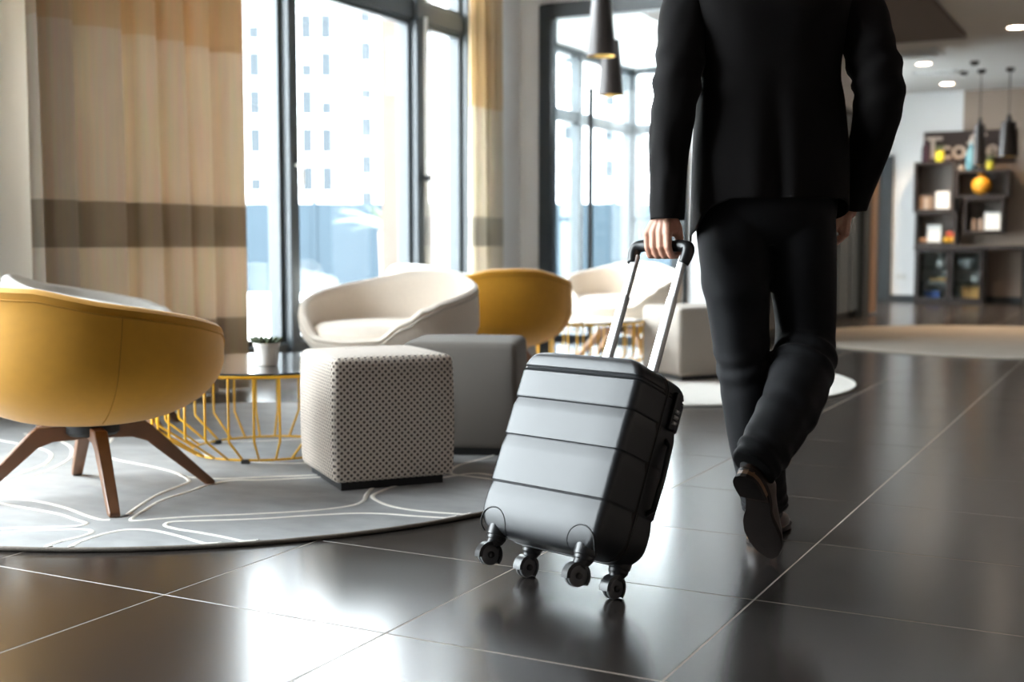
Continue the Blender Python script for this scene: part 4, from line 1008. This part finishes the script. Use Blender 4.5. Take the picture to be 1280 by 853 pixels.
g = thing_lathe('bottle', 'dark slim bottle between the blue one and the yellow green pot', 'bottle', -2.12, YO, 1.833, [(0, 0), (.045, 0), (.045, .22), (.02, .28), (.018, .36), (0, .362)], (.015, .013, .013)); MB().lathe([(0, .36), (.02, .36), (.02, .38), (0, .38)], 12, cap0=False, cap1=False).build('cap', cm((.02, .01, .02)), g)
g = thing_lathe('flower_pot', 'yellow green pot with a plant, half hidden behind the slim pendant', 'plant', -2.005, YO, 1.833, [(0, 0), (.045, 0), (.055, .06), (.052, .12), (0, .11)], (.42, .40, .03))
for k in range(12):
    a = k*2.4; l = .09+.05*random.random(); dv = Vector((cos(a)*.6, sin(a)*.6, 1)).normalized()
    MB().tube([(0, 0, .10), dv*l*.6+Vector((0, 0, .10)), dv*l+Vector((0, 0, .09))], [.006, .016, .003], 6).build('leaf', M['leaf'], g, smooth=True)
# ribbed orange lantern
g = empty('lantern', (-2.11, YO, 1.49), 0, 'round ribbed orange lantern in the upper right shelf box', 'lantern')
pr_ = [(0, 0)]
for k in range(41):
    a = -pi/2*.93+pi*.93*k/40; pr_.append((.128*cos(a)+.004*sin(k*pi/2.2), .135+.13*sin(a)))
pr_ += [(.045, .265), (.04, .29), (0, .292)]
MB().lathe(pr_, 32, cap0=False, cap1=False).build('globe', cm((.75, .33, .02)), g, smooth=True)
MB().lathe([(0, .288), (.05, .288), (.05, .296), (0, .30)], 20, cap0=False, cap1=False).build('lid', cm((.5, .22, .02)), g)
for x, z, h_, w_, lb in ((-2.61, 1.30, .25, .185, 'white card standing in the upper left shelf box'), (-2.71, .835, .25, .18, 'white card standing in the lower left shelf box'), (-1.95, 1.0, .25, .20, 'white card standing in the shelf box under the lantern')):
    g = empty('card_stand', (x, 17.99, z), 0, lb, 'card', 'white cards on the shelves')
    MB().box(-w_/2, w_/2, -.008, .008, .008, h_).build('card', M['plastic_w'], g, bevel=.002, seg=1); MB().box(-w_/2, w_/2, -.03, .03, 0, .01).build('foot', M['glass_b'], g)
for k, x in enumerate((-2.90, -2.835, -2.775)):
    g = thing_lathe('jar', ['jar nearest the outer side of the upper left shelf box', 'middle jar of three in the upper left shelf box', 'jar right beside the card in the upper left shelf box'][k], 'jar', x, YO, 1.30, [(0, 0), (.026, 0), (.028, .01), (.028, .17), (0, .172)], [(.35, .24, .17), (.6, .5, .42), (.35, .24, .17)][k], 'jars on the shelf')
    MB().lathe([(0, .17), (.029, .17), (.029, .20), (0, .20)], 16, cap0=False, cap1=False).build('lid', cm((.2, .15, .12)), g)
for k, x in enumerate((-2.19, -2.10)):
    thing_lathe('drinking_glass', ['drinking glass at the left in the shelf box under the lantern', 'drinking glass beside the card in the shelf box under the lantern'][k], 'glass', x, YO, 1.0, [(0, 0), (.03, 0), (.034, .16), (.031, .16), (.028, .006), (0, .006)], (.36, .26, .20), 'glasses on the shelf', 'bowl')
for k, (x, y, z, c, r_) in enumerate(((-2.545, 17.99, .835, (.75, .42, .03), .042), (-2.462, 17.99, .835, (.70, .35, .03), .042), (-2.50, 18.08, .835, (.6, .45, .05), .042), (-2.51, 17.99, .917, (.60, .10, .05), .04), (-2.455, 18.02, .91, (.62, .12, .06), .038))):
    g = empty('fruit', (x, y, z), 0, ['yellow fruit at the left of the heap beside the card', 'orange fruit at the right of the heap', 'greenish yellow fruit at the back of the heap', 'red fruit on top at the left of the heap', 'red fruit on top at the right of the heap'][k], 'fruit', 'fruit heap')
    b_ = MB(); ball(b_, (0, 0, r_), r_, r_, r_, 16); b_.build('flesh', cm(c), g, smooth=True); MB().tube([(0, 0, r_*1.9), (.003, 0, r_*2.2)], .003, 5).build('stem', M['walnut'], g)
for k, x in enumerate((-2.885, -2.83)):
    g = empty('bread_roll', (x, 18.0, .835), 0.3*k, ['brown bread roll at the outer side of the lower left shelf box', 'brown bread roll next to the card in the lower left shelf box'][k], 'bread', 'bread rolls')
    b_ = MB(); ball(b_, (0, 0, .035), .028, .05, .035, 16); b_.build('crust', cm((.45, .26, .16)), g, smooth=True)
# things inside the display cabinets
for k, (x, z, w_, h_, c, nm, lb) in enumerate(((-2.62, .492, .13, .13, (.75, .74, .72), 'teapot', 'white teapot on the top shelf of the left display cabinet'), (-2.64, .282, .26, .10, (.62, .36, .10), 'bread_tray', 'tray of golden pastries in the left display cabinet'), (-2.72, .052, .20, .11, (.05, .12, .40), 'blue_box', 'blue box at the bottom of the left display cabinet'), (-2.28, .492, .28, .12, (.55, .60, .62), 'glass_bowl', 'pale bowl on the top shelf of the right display cabinet'), (-2.17, .282, .07, .10, (.75, .74, .72), 'cup', 'white cup in the right display cabinet'), (-2.20, .052, .24, .18, (.62, .34, .10), 'snack_box', 'golden box at the bottom of the right display cabinet'))):
    g = empty(nm, (x, 18.03, z), 0, lb, nm.split('_')[-1], None)
    if nm in ('blue_box', 'snack_box'):
        MB().box(-w_/2, w_/2, -.06, .06, 0, h_*.8).build('carton', cm(c), g, bevel=.004, seg=1); MB().box(-w_/2-.002, w_/2+.002, -.062, .062, h_*.8, h_).build('lid', cm(tuple(v*.8 for v in c)), g)
    elif nm == 'bread_tray':
        MB().box(-w_/2, w_/2, -.07, .07, 0, .012).build('tray', M['alu'], g)
        for i in range(4):
            b_ = MB(); ball(b_, (-w_/2+.035+i*.063, 0, .042), .03, .05, .03, 14); b_.build('pastry', cm((.62+.03*(i % 2), .36, .10)), g, smooth=True)
    elif nm == 'teapot':
        MB().lathe([(0, 0), (.035, 0), (.06, .04), (.055, .08), (.03, .10), (0, .10)], 20, cap0=False, cap1=False).build('pot', cm(c), g, smooth=True); MB().lathe([(0, .10), (.028, .10), (.01, .115), (.01, .125), (0, .13)], 16, cap0=False, cap1=False).build('lid', cm(c), g, smooth=True)
        MB().tube([(.05, 0, .04), (.08, 0, .06), (.09, 0, .09)], [.012, .009, .006], 8).build('spout', cm(c), g, smooth=True); MB().tube([(-.05, 0, .075), (-.085, 0, .07), (-.085, 0, .04), (-.055, 0, .03)], .005, 6).build('handle', cm(c), g, smooth=True)
    else:
        a = w_/2; MB().lathe([(0, 0), (a*.45, 0), (a*.5, .01), (a, h_), (a-.006, h_), (a*.45, .015), (0, .015)], 24, cap0=False, cap1=False).build('bowl', cm(c), g, smooth=True, auto=.8)
# lettered board above the shelves
g = empty('lettered_board', (-2.32, YF-.02, 1.96), 0, 'dark brown board with pale lettering above the shelf boxes', 'sign')
MB().box(-.60, .61, -.02, .02, 0, .435).build('board', mat('dark_chalk', (.040, .022, .018), .6, var=.2, vscale=5), g, bevel=.004, seg=1)
def txt(s, x, z, size):
    c = bpy.data.curves.new('lettering', 'FONT'); c.body = s; c.size = size; c.extrude = .003; c.offset = .006; c.align_x = 'CENTER'
    o = bpy.data.objects.new('lettering', c); C.objects.link(o); me = bpy.data.meshes.new_from_object(o); bpy.data.objects.remove(o)
    o = link('lettering', me, mat('cream_letter', (.62, .50, .42), .7, var=.1) if 'cream_letter' not in bpy.data.materials else bpy.data.materials['cream_letter'], g)
    o.location = (x, -.024, z); o.rotation_euler = (pi/2, 0, 0)
txt('T', -.47, .07, .42); txt('co', -.20, .06, .36); txt('f', .04, .08, .44); txt('f', .17, .14, .36); txt('ee', .40, .06, .36)
# wall socket
g = empty('wall_socket', (-3.19, YF-.02, .35), 0, 'white double wall socket low on the far white wall', 'socket')
MB().box(-.07, .07, -.002, .012, -.04, .04).build('plate', M['plastic_w'], g, bevel=.003, seg=1)
for s in (-1, 1): MB().lathe([(.022, -.003), (.022, -.001), (0, -.001)], 14, M4=Matrix.Translation((s*.035, -.0025, 0))@Matrix.Rotation(-pi/2, 4, 'X'), cap0=False, cap1=False).build('outlet', M['ceil'], g)
